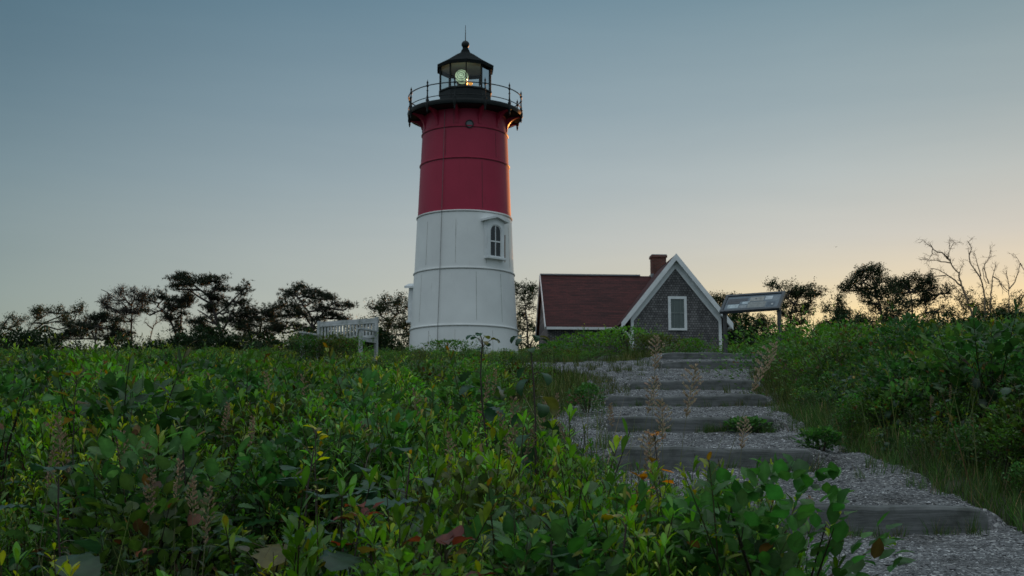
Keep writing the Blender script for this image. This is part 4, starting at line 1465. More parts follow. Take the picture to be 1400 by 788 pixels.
# stones lying on the path
st = G()
oct_v = np.array([(1, 0, 0), (-1, 0, 0), (0, 1, 0), (0, -1, 0), (0, 0, 1), (0, 0, -1)], float)
oct_f = np.array([(0, 2, 4), (2, 1, 4), (1, 3, 4), (3, 0, 4), (2, 0, 5), (1, 2, 5), (3, 1, 5), (0, 3, 5)])
def stones(n, y0, y1, lo, hi):
    yy = u(y0, y1, n); t = u(0, 1, n)
    xx = xl(yy) - .05 + (xr(yy) - xl(yy) + .1) * t
    k = np.abs(xx) < .45 * yy + .3
    xx, yy = xx[k], yy[k]; n = len(xx)
    zz = path_z(xx, yy)
    sc = lo + (hi - lo) * u(0, 1, n) ** 2.5
    V = oct_v[None] * (sc[:, None] * u(.6, 1.25, (n, 6)))[..., None] * np.array((1, 1, .6))
    a = u(0, 6.28, n); c, s_ = np.cos(a), np.sin(a)
    W = np.stack([V[..., 0] * c[:, None] - V[..., 1] * s_[:, None], V[..., 0] * s_[:, None] + V[..., 1] * c[:, None], V[..., 2]], -1)
    W = W + np.stack([xx, yy, zz + sc * .15], -1)[:, None]
    g_ = u(.045, .235, n) + (u(0, 1, n) < .07) * u(.12, .36, n)
    T = np.stack([g_, g_ * 1.0, g_ * 1.01], -1)
    FF = (np.arange(n)[:, None, None] * 6 + oct_f[None]).reshape(-1, 3)
    st.raw(W.reshape(-1, 3), FF, np.repeat(T[:, None], 6, 1).reshape(-1, 3))
stones(500, 4.4, 11, .010, .019); stones(34000, 4.4, 10, .0025, .009); stones(16000, 10, 18, .005, .014); stones(9000, 18, 25, .007, .018)
tag(tri_obj('gravel', st.arr(), M['stem'], smooth=False), kind='stuff')


# ------------------------------------------------------------------ single plants that stand out
def plant(name, label, cat, pair, loc, rz=0.0, sc=1.0, mat='leaf', group=None, fol='foliage', stem='stem', tint=None):
    root = empty(name, loc, rz, label, cat, group)
    root.scale = (sc, sc, sc)
    f = pair[0]
    if tint is not None: f = (f[0], f[1], f[2] * np.asarray(tint))
    tri_obj(fol, f, M[mat], root)
    tri_obj(stem, pair[1], M['stem'], root)
    return root


def rooted(px, py, d):
    p_ = at(px, py, d)
    g_ = float(ground(p_.x, d))
    return (p_.x, d, g_), p_.z - g_


# two tall stems with hanging leaves before the tower and path
loc, h_ = rooted(672, 452, 5.9)
plant('tall_sapling', 'tall thin sapling with lobed leaves at its tip, before the white tower base', 'sapling',
      sapling(h_, 24, .105, BLUISH * 1.1, LEAF_OAK, .34, .0065, .40, .8, (1.0, 2.2), (.02, 0), .12, 7), loc, 2.6, mat='gloss_leaf')
loc, h_ = rooted(728, 452, 5.2)
plant('tall_sapling', 'tall dark stem with curled drooping leaves, in front of the side path', 'sapling',
      sapling(h_, 25, .105, BLUISH * .95, LEAF_RD, .30, .0065, .34, .75, (1.2, 2.8), (-.0, 0), .2, 6), loc, 1.2, mat='gloss_leaf')
big = [(480, 640, 3.9, .15, 15, LEAF_RD, 'drooping sprout of overlapping broad leaves, dark and dull, beside the lobed oak sprout', 2.9),
       (520, 690, 3.4, .16, 12, LEAF_OAK, 'low oak sprout whose big leaves hide under the russet cluster', 4.4),
       (428, 596, 4.3, .18, 15, LEAF_OAK, 'big lobed glossy leaves on a low oak sprout, dark green, the largest in the thicket', 0.4),
       (556, 612, 4.1, .15, 14, LEAF_RD, 'low sprout with broad drooping dark leaves whose edges shine pale', 1.8),
       (95, 632, 3.9, .15, 16, LEAF_RD, 'wide flat dusky leaves sprawling in the lower corner of the thicket', .2),
       (262, 572, 5.4, .15, 9, LEAF_RD, 'arching sprout with one long curled leaf above bright green shoots', 2.2),
       (745, 690, 3.2, .13, 9, LEAF_OAK, 'broad lobed leaf cluster low beside yellow-tipped shoots at the picture\'s lower edge', 3.1),
       (860, 690, 3.3, .10, 12, LEAF_RD, 'yellowing sprout with crinkled olive leaves beside the lowest timber step', .9),
       (1180, 505, 11.2, .17, 14, LEAF_OAK, 'vine-like bush of large glossy leaves on the bank beyond the steps', 1.0),
       (1255, 520, 11.0, .16, 14, LEAF_RD, 'dark broad-leaved bush deeper in the bank, with a few bronze leaves', 2.0)]
for px, py, d, L_, nl, tm, lab, rz in big:
    loc, h_ = rooted(px, py, d)
    warm = .6 if 'yellowing' in lab else .12
    plant('broadleaf_sprout', lab, 'sprout', sapling(max(.35, h_), nl, L_, BLUISH * (.9 if d < 6 else 1.4), tm, .25, .006, .40, 1.0, (.4, 1.8), (.0, 0), warm), loc, rz, mat='gloss_leaf', tint=(1.5, 1.6, .9) if warm > .5 else None)
red = [(490, 705, 3.3, 'withered russet leaf cluster on a low sprig above bright shoots', RED * .8, .08),
       (598, 758, 2.95, 'brownish purple crumpled leaves low at the picture\'s lower edge', RED * .6, .09),
       (110, 515, 6.2, 'bronze-red leafy sprig standing above the thicket near the pines', np.array((.14, .08, .03)), .075),
       (440, 590, 5.0, 'single yellow leaf sprig among dark green leaves', YELL * .9, .06),
       (905, 598, 4.7, 'slim sprig of upright orange-red leaves in front of the timber steps', ORNG, .045),
       (870, 655, 4.0, 'sprig with one round orange and green leaf beside pale shoots', np.array((.24, .12, .03)), .055)]
for px, py, d, lab, c_, L_ in red:
    loc, h_ = rooted(px, py, d)
    plant('autumn_sprig', lab, 'sprig', sapling(max(.3, h_ + .05), 14, L_ * 1.15, c_ * 1.25, LEAF_EL, .72, .004, .34, .8, (-.2, 1.6), (.03, 0), .2, 5), loc, u(0, 6))
# bright yellow-tipped bushes close to the camera
bb = [(760, 640, 4.4, 'yellow-tipped bayberry bush in front of the middle of the side path'),
      (850, 622, 4.6, 'bright bayberry bush crowded by orange sprigs before the second step'),
      (985, 655, 4.5, 'bayberry bush overhanging the end of the lowest timber step'),
      (1060, 705, 4.3, 'low bayberry bush spilling onto the gravel at the path edge'),
      (355, 748, 3.1, 'small bayberry shoots, light green, alone among dark leaves at the bottom edge'),
      (610, 700, 3.3, 'bayberry bush with pale yellow tips around a round leaf'),
      (400, 545, 7.4, 'broad yellow-green bayberry clump on the slope below the white bench'),
      (940, 720, 3.5, 'dense bayberry bush with olive and red tips near the bottom edge')]
for i, (px, py, d, lab) in enumerate(bb):
    loc, h_ = rooted(px, py, d)
    h_ = max(.30, h_)
    plant('bayberry_bush', lab, 'bush', bayberry(12 if d < 7 else 26, h_ * .97, .17 if d < 7 else .5, .056, GREEN * u(1.1, 1.35), 24), loc, u(0, 6))
# twig reaching over the gravel at the bottom
tg, tgs = G(), G()
p0, p1 = at(1130, 790, 4.7), at(1196, 748, 4.8)
pp_ = np.array([tuple(p0), tuple((p0 * .5 + p1 * .5) + Vector((0, 0, -.006))), tuple(p1)])
o0 = np.array((p0.x - .12, p0.y, float(ground(p0.x - .12, p0.y))))
tgs.tube(np.vstack([[(0, 0, 0)], pp_ - o0]), [.006, .005, .004, .003], BROWN * .8, 5)
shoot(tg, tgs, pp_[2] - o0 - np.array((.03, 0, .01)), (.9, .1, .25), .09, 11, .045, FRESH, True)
plant('leafy_twig', 'bare twig with a tuft of green leaves at its end, reaching over the gravel', 'twig', (tg.arr(), tgs.arr()), tuple(o0))
# weeds on the steps and edges
wd = [(803, 548, 12.6, .28, 'leafy weed clump growing in the gravel beside the third step', 5, .20),
      (1122, 606, 8.6, .15, 'small dark weed at the end of the second timber step', 5, .14),
      (1020, 572, 10.85, .12, 'low weed spreading over the end of the third step face', 6, .22)]
for px, py, d, h_, lab, ns_, sp_ in wd:
    loc, q_ = rooted(px, py, d)
    loc = (loc[0], loc[1], float(path_z(loc[0], loc[1])) - .02)
    pr_ = bush(h_, sp_, 420, .034, DEEP * 1.3, LEAF_EL, .0, 5)
    if 'clump' in lab:
        g2 = G(); g2.raw(*pr_[0])
        n_ = 26
        g2.leaves(np.stack([u(-.2, -.02, n_), u(-.1, .1, n_), u(.10, .22, n_)], -1), u(-1, 1, (n_, 3)), u(-1, 1, (n_, 3)), .022, .008, jit((.30, .07, .11), n_, .3), LEAF_EL)
        pr_ = (g2.arr(), pr_[1])
    plant('leafy_weed', lab, 'weed', pr_, loc)
# bushes between the landing and the house, right of the steps
hb_ = [(800, 456, 28.5, .95, 'bright green bush at the corner of the house, beside the white downspout', FRESH * .8, 1.1),
       (855, 455, 28.0, 1.1, 'rounded green bush below the gable window, at the rim of the gravel', GREEN * 1.25, 1.2),
       (893, 468, 27.2, .7, 'small bush with bronze leaves beside the topmost steps', OLIVE * .9, .8),
       (765, 462, 29.5, .8, 'dull bush between the tower and the red wing roof', DEEP * 1.4, 1.0),
       (945, 462, 30.0, .6, 'low bush under the gable window, behind the top step', GREEN, .9),
       (1085, 452, 19.0, 1.3, 'tall leafy bush hiding the base of the sign\'s far post', GREEN * 1.1, 1.0),
       (1060, 482, 21.0, .8, 'grey-green bush crowding the end of the top steps', DEEP * 1.6, .8),
       (1140, 450, 15.0, 1.2, 'dense bush on the bank crest below the round-crowned tree', GREEN, 1.0),
       (612, 472, 33.0, .9, 'mound-shaped bush in front of the tower base', GREEN * .9, 1.1)]
for px, py, d, r_, lab, c_, hh in hb_:
    loc, h_ = rooted(px, py, d)
    h_ = max(.5, h_ * u(.82, 1.3))
    plant('leafy_bush', lab, 'bush', bush(h_, r_ * 1.0, 1100, .06 if d > 22 else .055, c_, LEAF_2, .05, 14), (loc[0], loc[1], loc[2] - .05), u(0, 6))

# seed plumes
protoP = [plume(.8, u(.13, .2), 230, (u(-.2, .3), u(-.15, .15)), TAN * u(.6, .9) * np.array((1, .92, .85)), u(.025, .04)) for _ in range(6)]
named = [(972, 470, 6.6, .30, 'tallest pale seed plume, leaning in front of the topmost steps'),
         (884, 460, 6.7, .05, 'nodding pale seed plume in front of the bronze-leaved bush'),
         (918, 500, 6.2, .12, 'branching tan seed plume before the gravel landing'),
         (905, 548, 5.9, .0, 'thin seed plume in front of the third timber step'),
         (1004, 571, 7.3, .1, 'short tan plume against the face of the third timber step'),
         (897, 590, 5.2, -.05, 'drooping seed plume among orange sprigs'),
         (868, 516, 6.4, .15, 'small pale plume left standing over the fourth timber step')]
for px, py, d, ln, lab in named:
    loc, h_ = rooted(px, py, d)
    plant('seed_plume', lab, 'grass plume', plume(h_, .25 if px in (972, 918) else .18, 900 if px in (972, 918) else 520, (ln, 0), TAN * .9, .062 if px in (972, 918) else .05), loc, 0, 1, 'plume', 'pale seed plumes of tall grass', 'seed_head', 'stalk')
extra = [(706, 555, 5.4), (722, 575, 5.1), (733, 556, 5.6), (690, 590, 5.0), (758, 548, 6.4), (672, 512, 7.5), (658, 520, 7.2), (640, 545, 6.6), (838, 560, 6.0), (815, 590, 5.6),
         (225, 615, 5.2), (238, 640, 4.8), (178, 600, 5.4), (275, 680, 4.2), (268, 665, 4.3), (205, 655, 4.6), (375, 515, 8.0), (440, 545, 7.2), (430, 520, 7.8), (120, 590, 5.4),
         (335, 580, 6.0), (560, 585, 5.8), (615, 600, 5.4), (1330, 560, 9.0), (1385, 560, 8.6), (1250, 560, 10.0), (1345, 530, 9.8), (1380, 500, 10.2), (1235, 585, 9.5), (1300, 600, 8.8),
         (1362, 575, 8.8), (1218, 570, 10.2), (1090, 690, 4.9), (56, 620, 4.9), (90, 575, 5.8), (520, 560, 6.4), (583, 540, 6.8), (862, 600, 5.3), (300, 560, 6.6), (1275, 640, 8.4)]
keep_mesh = None
for i, (px, py, d) in enumerate(extra):
    loc, h_ = rooted(px, py, d)
    h_ = max(.45, min(1.5, h_ + .03))
    pr_ = protoP[i % 6]
    if i < 6:
        r0 = plant('seed_plume', 'pale seed plume of grass standing amid the thicket', 'grass plume', pr_, loc, u(0, 6), h_ / .8, 'plume', 'seed plumes scattered through the thicket', 'seed_head', 'stalk')
        if keep_mesh is None: keep_mesh = []
        keep_mesh.append(r0)
    else:
        src = keep_mesh[i % 6]
        c_ = src.copy(); COL.objects.link(c_)
        c_.location = loc; c_.rotation_euler = (0, 0, u(0, 6)); c_.scale = (h_ / .8,) * 3
        for chd in src.children:
            e_ = chd.copy(); COL.objects.link(e_); e_.parent = c_


# ------------------------------------------------------------------ trees
def tree(name, label, d, trunk, blobs, style='pine', w0=.16, cat='tree', dark=1.0, group=None, limbs=(), bark='bark', sp=1.0):
    """trunk: photo columns/rows from base to tip; blobs: (col, row, half width, half height, fullness)"""
    base = at(trunk[0][0], trunk[0][1], d)
    gz = float(ground0(base.x, d)) - .2
    o = np.array((base.x, d, gz))
    px_m = d / F
    gt_, gc = G(), G()
    tp = [np.array((base.x, d, gz)) - o]
    for i, (px, py) in enumerate(trunk):
        q = at(px, py, d + (u(-.4, .4) if i else 0))
        tp.append(np.array(tuple(q)) - o)
    tp = np.array(tp)
    # resample
    s = np.concatenate([[0], np.cumsum(np.linalg.norm(np.diff(tp, axis=0), axis=1))])
    ss = np.linspace(0, s[-1], 14)
    tp = np.stack([np.interp(ss, s, tp[:, k]) for k in range(3)], -1)
    tp[1:-1] += u(-.05, .05, (12, 3))
    rad = w0 * (1 - .82 * np.linspace(0, 1, 14) ** .8)
    gt_.tube(tp, rad, (1, 1, 1), 7)
    for lp, lw in limbs:
        q = np.array([np.array(tuple(at(px, py, d + u(-.5, .5)))) - o for px, py in lp])
        # start limb on the trunk
        j = np.argmin(np.linalg.norm(tp - q[0], axis=1)); q[0] = tp[j]
        gt_.tube(q, np.linspace(lw, lw * .35, len(q)), (1, 1, 1), 5)
    allp = [tp]
    more = []
    for bx, by, rx, ry, full in blobs:
        for q in range(2 if full > .7 else 1):
            a_ = u(0, 6.28)
            more.append((bx + rx * 1.05 * math.cos(a_), by + ry * 1.1 * math.sin(a_), rx * u(.35, .6), ry * u(.45, .75), full * u(.6, 1.0)))
    for bx, by, rx, ry, full in list(blobs) + more:
        rx, ry = rx * u(.9, 1.2), ry * u(.85, 1.2)
        c = np.array(tuple(at(bx, by, d + u(-1, 1) * rx * px_m * .9))) - o
        RX, RY = rx * px_m, ry * px_m
        cand = np.concatenate(allp)
        dist = np.linalg.norm((cand - c) * np.array((1, 1, 1.0)), axis=1) + np.where(cand[:, 2] > c[2] + .1, 3.0, 0)
        q0 = cand[np.argmin(dist)]
        mid = (q0 + c) / 2 + u(-.15, .15, 3) + np.array((0, 0, -.08 * np.linalg.norm(c - q0)))
        br = np.array([q0, mid, c])
        gt_.tube(br, [w0 * .34, w0 * .26, w0 * .13], (1, 1, 1), 5)
        allp.append(np.array([mid, c]))
        nsub = int(6 + 5 * full)
        tips = []
        for k in range(nsub):
            v_ = unit(rng.normal(size=3)) * np.array((RX, RX * .8, RY)) * u(.55, 1.0)
            e = c + v_
            m2 = c * .45 + e * .55 + u(-.06, .06, 3)
            gt_.tube(np.array([c, m2, e]), [w0 * .10, w0 * .07, w0 * .03], (1, 1, 1), 3)
            tips += [m2 * (1 - t_) + e * t_ for t_ in u(0, 1, 3)] + [e]
        area = RX * RY
        if style == 'pine':
            nt_ = int(full * (46 + 150 * area))
            cen = c + unit(rng.normal(size=(nt_, 3))) * (u(0, 1, (nt_, 1)) ** .5) * np.array((RX, RX * .8, RY))
            # gather tufts into small pads so that sky shows between them
            npad = max(5, int(nt_ / 15))
            pads = cen[:npad]
            which = rng.integers(npad, size=nt_)
            cen = pads[which] + rng.normal(size=(nt_, 3)) * np.array((.22, .22, .10)) * sp
            nn = 11
            P = np.repeat(cen, nn, 0)
            Dv = unit(rng.normal(size=(nt_ * nn, 3)) + np.array((0, 0, .45)))
            gc.leaves(P, Dv, rng.normal(size=(nt_ * nn, 3)), u(.13, .24, nt_ * nn), u(.010, .018, nt_ * nn), jit(np.array((.028, .042, .022)) * dark, nt_ * nn, .3), NEEDLE)
            for p_ in pads[::2]:
                t0 = tips[rng.integers(len(tips))] if len(tips) else c
                gt_.tube(np.array([c + (p_ - c) * .3, p_]), [w0 * .05, w0 * .02], (1, 1, 1), 3)
        elif style == 'broad':
            nt_ = int(full * (34 + 105 * area))
            npad = max(5, int(nt_ / 10))
            cen = c + unit(rng.normal(size=(npad, 3))) * (u(0, 1, (npad, 1)) ** .45) * np.array((RX, RX * .8, RY))
            which = rng.integers(npad, size=nt_)
            cc = cen[which] + rng.normal(size=(nt_, 3)) * .17 * sp
            nn = 7
            P = np.repeat(cc, nn, 0) + rng.normal(size=(nt_ * nn, 3)) * .07
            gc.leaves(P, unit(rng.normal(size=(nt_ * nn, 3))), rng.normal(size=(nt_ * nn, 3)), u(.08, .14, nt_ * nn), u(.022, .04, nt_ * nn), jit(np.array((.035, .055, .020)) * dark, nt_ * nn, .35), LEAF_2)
        elif style == 'twiggy':
            nt_ = int(full * (60 + 160 * area))
            for k in range(nt_):
                t0 = tips[rng.integers(len(tips))]
                v_ = unit((t0 - c) + rng.normal(size=3) * .5 + np.array((0, 0, .25))) * u(.25, .6)
                m2 = t0 + v_ * .5 + u(-.06, .06, 3)
                gt_.tube(np.array([t0, m2, t0 + v_]), [.016, .011, .006], (1, 1, 1), 3)
                for w_ in range(2):
                    e2 = m2 + unit(v_ + rng.normal(size=3) * .35) * u(.12, .3)
                    gt_.tube(np.array([m2, e2]), [.009, .005], (1, 1, 1), 3)
            nn = int(nt_ * 5)
            P = np.array(tips)[rng.integers(len(tips), size=nn)] + rng.normal(size=(nn, 3)) * .16
            gc.leaves(P, unit(rng.normal(size=(nn, 3)) + np.array((0, 0, .4))), rng.normal(size=(nn, 3)), u(.10, .2, nn), u(.012, .02, nn), jit(np.array((.03, .04, .022)) * dark, nn, .3), NEEDLE)
    root = empty(name, tuple(o), 0, label, cat, group)
    tri_obj('trunk', gt_.arr(), M[bark], root)
    if not gc.empty(): tri_obj('crown', gc.arr(), M['needles'], root, smooth=False)
    return root


def bare_tree(name, label, d, limbs, w0=.14, twigs=1.0):
    """leafless: limbs are polylines with a start width in metres; twigs sprout on the outer halves"""
    b0 = at(limbs[0][0][0][0], limbs[0][0][0][1], d)
    gz = float(ground0(b0.x, d)) - .2
    o = np.array((b0.x, d, gz))
    g_ = G()
    first = True
    for lp, lw in limbs:
        q = np.array([np.array(tuple(at(px, py, d + u(-.35, .35)))) - o for px, py in lp])
        if first:
            q = np.vstack([[(0, 0, 0)], q]); first = False
        s = np.concatenate([[0], np.cumsum(np.linalg.norm(np.diff(q, axis=0), axis=1))])
        n = max(6, int(s[-1] / .22)); ss = np.linspace(0, s[-1], n)
        q = np.stack([np.interp(ss, s, q[:, k]) for k in range(3)], -1)
        q[1:-1] += u(-.035, .035, (n - 2, 3))
        g_.tube(q, lw * (1 - .75 * np.linspace(0, 1, n)), (1, 1, 1), 6)
        for k in range(int(n * .35), n):
            for rep in range(2):
                if u(0, 1) > .95 * twigs: continue
                dd = unit(q[min(k + 1, n - 1)] - q[k - 1])
                v_ = unit(dd + rng.normal(size=3) * .75 + np.array((0, 0, .2))) * u(.18, .5)
                m2 = q[k] + v_ * .55 + u(-.04, .04, 3)
                r_ = max(.011, lw * .14)
                g_.tube(np.array([q[k], m2, q[k] + v_]), [r_, r_ * .75, r_ * .45], (1, 1, 1), 3)
                for w_ in range(3):
                    e2 = m2 + unit(v_ + rng.normal(size=3) * .55) * u(.1, .36)
                    g_.tube(np.array([m2, e2]), [r_ * .6, r_ * .35], (1, 1, 1), 3)
    root = empty(name, tuple(o), 0, label, 'tree')
    tri_obj('trunk', g_.arr(), M['dead_bark'], root)
    return root


T_ = tree
T_('pine_tree', 'tallest dark pine of the far grove, flat crown over a leaning trunk', 84, [(309, 476), (300, 448), (291, 420), (284, 405), (262, 388)],
   [(270, 383, 17, 8, 1.5), (243, 383, 12, 7, 1.3), (238, 391, 7, 4, .8), (296, 385, 14, 7, 1.3), (304, 396, 9, 7, .9), (285, 402, 14, 6, .8), (300, 412, 12, 6, 1.1), (310, 420, 8, 6, 1.0), (288, 425, 13, 5, 1.1), (277, 437, 14, 5, 1.1), (296, 437, 10, 5, .9), (270, 448, 12, 4, .9), (290, 452, 12, 4, .9), (281, 462, 13, 4, 1.0), (331, 398, 8, 9, 1.0), (333, 410, 7, 4, .6)],
   'pine', .26, limbs=[([(304, 455), (315, 432), (322, 415), (331, 402)], .09), ([(297, 440), (280, 430), (270, 424)], .08), ([(290, 418), (270, 405), (256, 394)], .09)])
T_('pine_tree', 'dark pine with a bare arm stretched sideways, close beside the tallest pine', 86, [(243, 476), (240, 455), (235, 440), (228, 428), (215, 420)],
   [(246, 410, 14, 8, 1.3), (255, 420, 11, 8, 1.2), (238, 424, 9, 6, 1.0), (243, 436, 12, 7, 1.0), (256, 406, 8, 6, .9), (226, 408, 10, 6, .8), (218, 400, 7, 5, .7), (209, 412, 9, 6, .7), (247, 449, 9, 6, .8), (205, 424, 7, 5, .5)],
   'pine', .2, limbs=[([(248, 470), (247, 445), (248, 420)], .10), ([(238, 448), (225, 428), (208, 422)], .07)])
bare_tree('dead_snag', 'short forked bare snag between the far pines', 88, [([(205, 476), (206, 462), (209, 450), (214, 440)], .09), ([(209, 450), (201, 443), (198, 440)], .05), ([(212, 444), (222, 437), (226, 434)], .035), ([(213, 443), (214, 432), (215, 428)], .03)], twigs=.8)
T_('half_dead_pine', 'sparse half-dead pine with thin upswept grey branches', 90, [(180, 476), (180, 455), (181, 435), (179, 418)],
   [(165, 402, 13, 5, .55), (185, 402, 14, 5, .55), (150, 410, 10, 5, .4), (176, 414, 20, 5, .6), (192, 410, 9, 5, .5), (160, 425, 16, 6, .6), (193, 424, 10, 6, .5), (140, 415, 6, 3, .3), (178, 428, 14, 6, .6), (170, 440, 15, 5, .6)],
   'twiggy', .2, limbs=[([(181, 430), (165, 412), (143, 398), (138, 396)], .05), ([(180, 432), (150, 420), (133, 412), (129, 413)], .045), ([(181, 425), (195, 408), (199, 402)], .05), ([(180, 425), (172, 408), (165, 398)], .045)])
T_('spreading_tree', 'low wide umbrella-shaped tree at the end of the far grove', 92, [(30, 478), (33, 460), (42, 446), (52, 436)],
   [(12, 449, 12, 5, .9), (28, 437, 15, 6, 1.0), (45, 430, 16, 6, 1.1), (68, 427, 17, 6, 1.1), (90, 428, 15, 6, 1.0), (107, 424, 9, 5, .8), (50, 442, 16, 5, .7), (75, 440, 15, 5, .7), (5, 458, 8, 4, .6), (98, 440, 12, 5, .8)],
   'broad', .2, limbs=[([(34, 466), (22, 455), (12, 450)], .08), ([(36, 458), (60, 442), (84, 432)], .09)])
T_('dark_cedar', 'dense dark bushy tree filling the gap beside the sparse pine', 88, [(130, 478), (130, 460), (132, 446)],
   [(115, 442, 16, 8, 1.6), (138, 440, 16, 8, 1.6), (155, 448, 14, 8, 1.5), (100, 455, 16, 8, 1.4), (125, 456, 18, 8, 1.6), (150, 462, 16, 7, 1.5), (80, 462, 14, 6, 1.2), (170, 460, 10, 7, 1.1)], 'pine', .2)
T_('pine_tree', 'low round-crowned pine, dense and black, between the tallest pine and the tiered one', 85, [(352, 478), (354, 458), (358, 440), (362, 428)],
   [(340, 420, 12, 7, .9), (332, 432, 15, 8, 1.7), (355, 428, 14, 8, 1.3), (373, 422, 14, 7, 1.2), (345, 443, 17, 8, 1.3), (370, 438, 15, 8, 1.3), (325, 448, 10, 6, .8), (352, 456, 18, 6, 1.0), (330, 460, 14, 5, .8), (377, 452, 12, 6, .9), (385, 412, 7, 5, .7)], 'pine', .2)
T_('pine_tree', 'pine with tiered crown stepping down towards the bench', 82, [(424, 478), (428, 458), (427, 440), (420, 425), (408, 408)],
   [(404, 397, 10, 6, 1.1), (422, 397, 12, 5, 1.0), (394, 404, 8, 5, .8), (438, 404, 12, 5, 1.0), (452, 408, 8, 5, .8), (428, 413, 14, 5, .9), (405, 416, 12, 5, .8), (445, 420, 12, 5, .9), (465, 417, 9, 4, .8), (478, 420, 7, 3, .6), (412, 428, 12, 5, .9), (440, 434, 12, 5, .8), (460, 432, 11, 5, .9), (395, 432, 14, 7, 1.2), (388, 446, 14, 7, 1.3), (415, 448, 12, 6, .9), (445, 448, 13, 5, .8), (475, 436, 10, 5, .8)],
   'pine', .2, limbs=[([(428, 452), (440, 430), (455, 415), (470, 418)], .07), ([(427, 445), (412, 425), (400, 405)], .07)])
T_('leafy_tree', 'bushy tree crowding the white tower from behind the bench', 80, [(530, 480), (530, 460), (532, 440)],
   [(545, 412, 10, 6, .9), (528, 415, 11, 6, .9), (515, 422, 10, 6, 1.0), (535, 425, 14, 7, .9), (552, 428, 11, 8, .9), (512, 437, 12, 7, 1.3), (535, 440, 14, 7, 1.1), (555, 445, 10, 8, 1.0), (520, 452, 14, 7, 1.2), (545, 458, 14, 7, 1.2), (500, 455, 11, 6, 1.2), (492, 448, 9, 5, .8), (480, 458, 12, 5, 1.0)], 'broad', .18)
T_('leafy_tree', 'slender open tree squeezed between the tower and the red-roofed wing', 82, [(722, 480), (722, 455), (720, 430), (716, 410)],
   [(716, 393, 10, 5, 1.0), (728, 397, 9, 5, .8), (710, 402, 8, 5, .8), (722, 408, 12, 5, .7), (712, 418, 9, 5, .7), (728, 420, 9, 5, .6), (718, 434, 13, 6, .8), (712, 450, 12, 7, 1.2), (730, 450, 10, 7, 1.0)], 'broad', .14)
T_('leafy_tree', 'round-crowned tree behind the wayside sign', 80, [(1078, 480), (1080, 455), (1082, 435), (1085, 415)],
   [(1065, 392, 10, 5, .9), (1085, 393, 12, 6, 1.0), (1103, 397, 11, 6, 1.0), (1115, 402, 8, 6, .8), (1072, 402, 13, 6, 1.1), (1092, 407, 13, 7, 1.1), (1108, 413, 11, 7, .9), (1075, 416, 12, 6, 1.0), (1090, 424, 13, 6, .9), (1105, 428, 9, 5, .7), (1072, 432, 11, 5, .8), (1085, 438, 12, 5, .9), (1060, 446, 14, 5, .9), (1085, 450, 14, 5, 1.0)], 'broad', .18)
T_('leafy_shrub', 'dark shrubby tree between the house and the sign posts', 80, [(1012, 480), (1012, 455), (1014, 440)],
   [(985, 410, 8, 6, .6), (995, 420, 9, 7, .7), (1010, 437, 13, 6, .9), (1030, 440, 13, 6, .9), (1000, 450, 14, 6, 1.0), (1025, 453, 14, 6, 1.0), (1042, 436, 9, 6, .7), (1045, 452, 10, 6, .9)], 'broad', .14, cat='shrub')
T_('leafy_shrub', 'small pointed shrub standing alone on the bank crest', 78, [(1146, 482), (1146, 455), (1147, 435)],
   [(1145, 415, 7, 5, .9), (1138, 425, 10, 6, 1.1), (1155, 428, 10, 6, 1.1), (1142, 436, 16, 6, 1.3), (1165, 440, 10, 5, 1.1), (1130, 444, 12, 5, 1.3), (1150, 448, 16, 5, 1.3)], 'broad', .12, cat='shrub')
T_('leafy_tree', 'dark tree with a rounded head, left member of the sunset clump', 80, [(1210, 470), (1208, 445), (1203, 420), (1196, 395)],
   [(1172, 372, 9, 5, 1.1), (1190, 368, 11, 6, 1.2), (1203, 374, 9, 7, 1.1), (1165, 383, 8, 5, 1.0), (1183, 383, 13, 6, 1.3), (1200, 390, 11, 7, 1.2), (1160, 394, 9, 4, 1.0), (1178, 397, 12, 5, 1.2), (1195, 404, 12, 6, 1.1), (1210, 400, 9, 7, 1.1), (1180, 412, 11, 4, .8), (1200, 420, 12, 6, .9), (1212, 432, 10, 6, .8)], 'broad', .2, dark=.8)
T_('leafy_tree', 'broad dark tree in the middle of the sunset clump, twigs poking from its top', 82, [(1246, 470), (1246, 445), (1246, 420), (1245, 400)],
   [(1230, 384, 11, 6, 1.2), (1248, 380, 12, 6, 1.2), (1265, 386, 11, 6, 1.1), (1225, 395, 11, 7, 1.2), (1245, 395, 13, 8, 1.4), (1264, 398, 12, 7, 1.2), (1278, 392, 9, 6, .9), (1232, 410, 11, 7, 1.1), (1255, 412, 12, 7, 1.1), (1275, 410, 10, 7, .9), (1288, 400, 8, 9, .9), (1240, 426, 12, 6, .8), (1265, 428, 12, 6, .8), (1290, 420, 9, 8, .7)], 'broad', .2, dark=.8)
T_('leafy_shrub', 'thin ragged shrub glowing at its edges below the bare trees', 84, [(1320, 470), (1320, 445), (1322, 425)],
   [(1310, 410, 9, 7, 0.68), (1330, 405, 9, 8, 0.68), (1322, 420, 14, 7, 0.90), (1345, 415, 10, 9, 0.75), (1305, 430, 12, 6, 1.05), (1335, 430, 14, 6, 1.20), (1360, 425, 10, 9, 0.90), (1380, 420, 10, 10, 0.90), (1392, 408, 8, 8, 0.75), (1370, 438, 16, 6, 1.20), (1395, 432, 10, 7, 1.35)], 'broad', .1, cat='shrub')
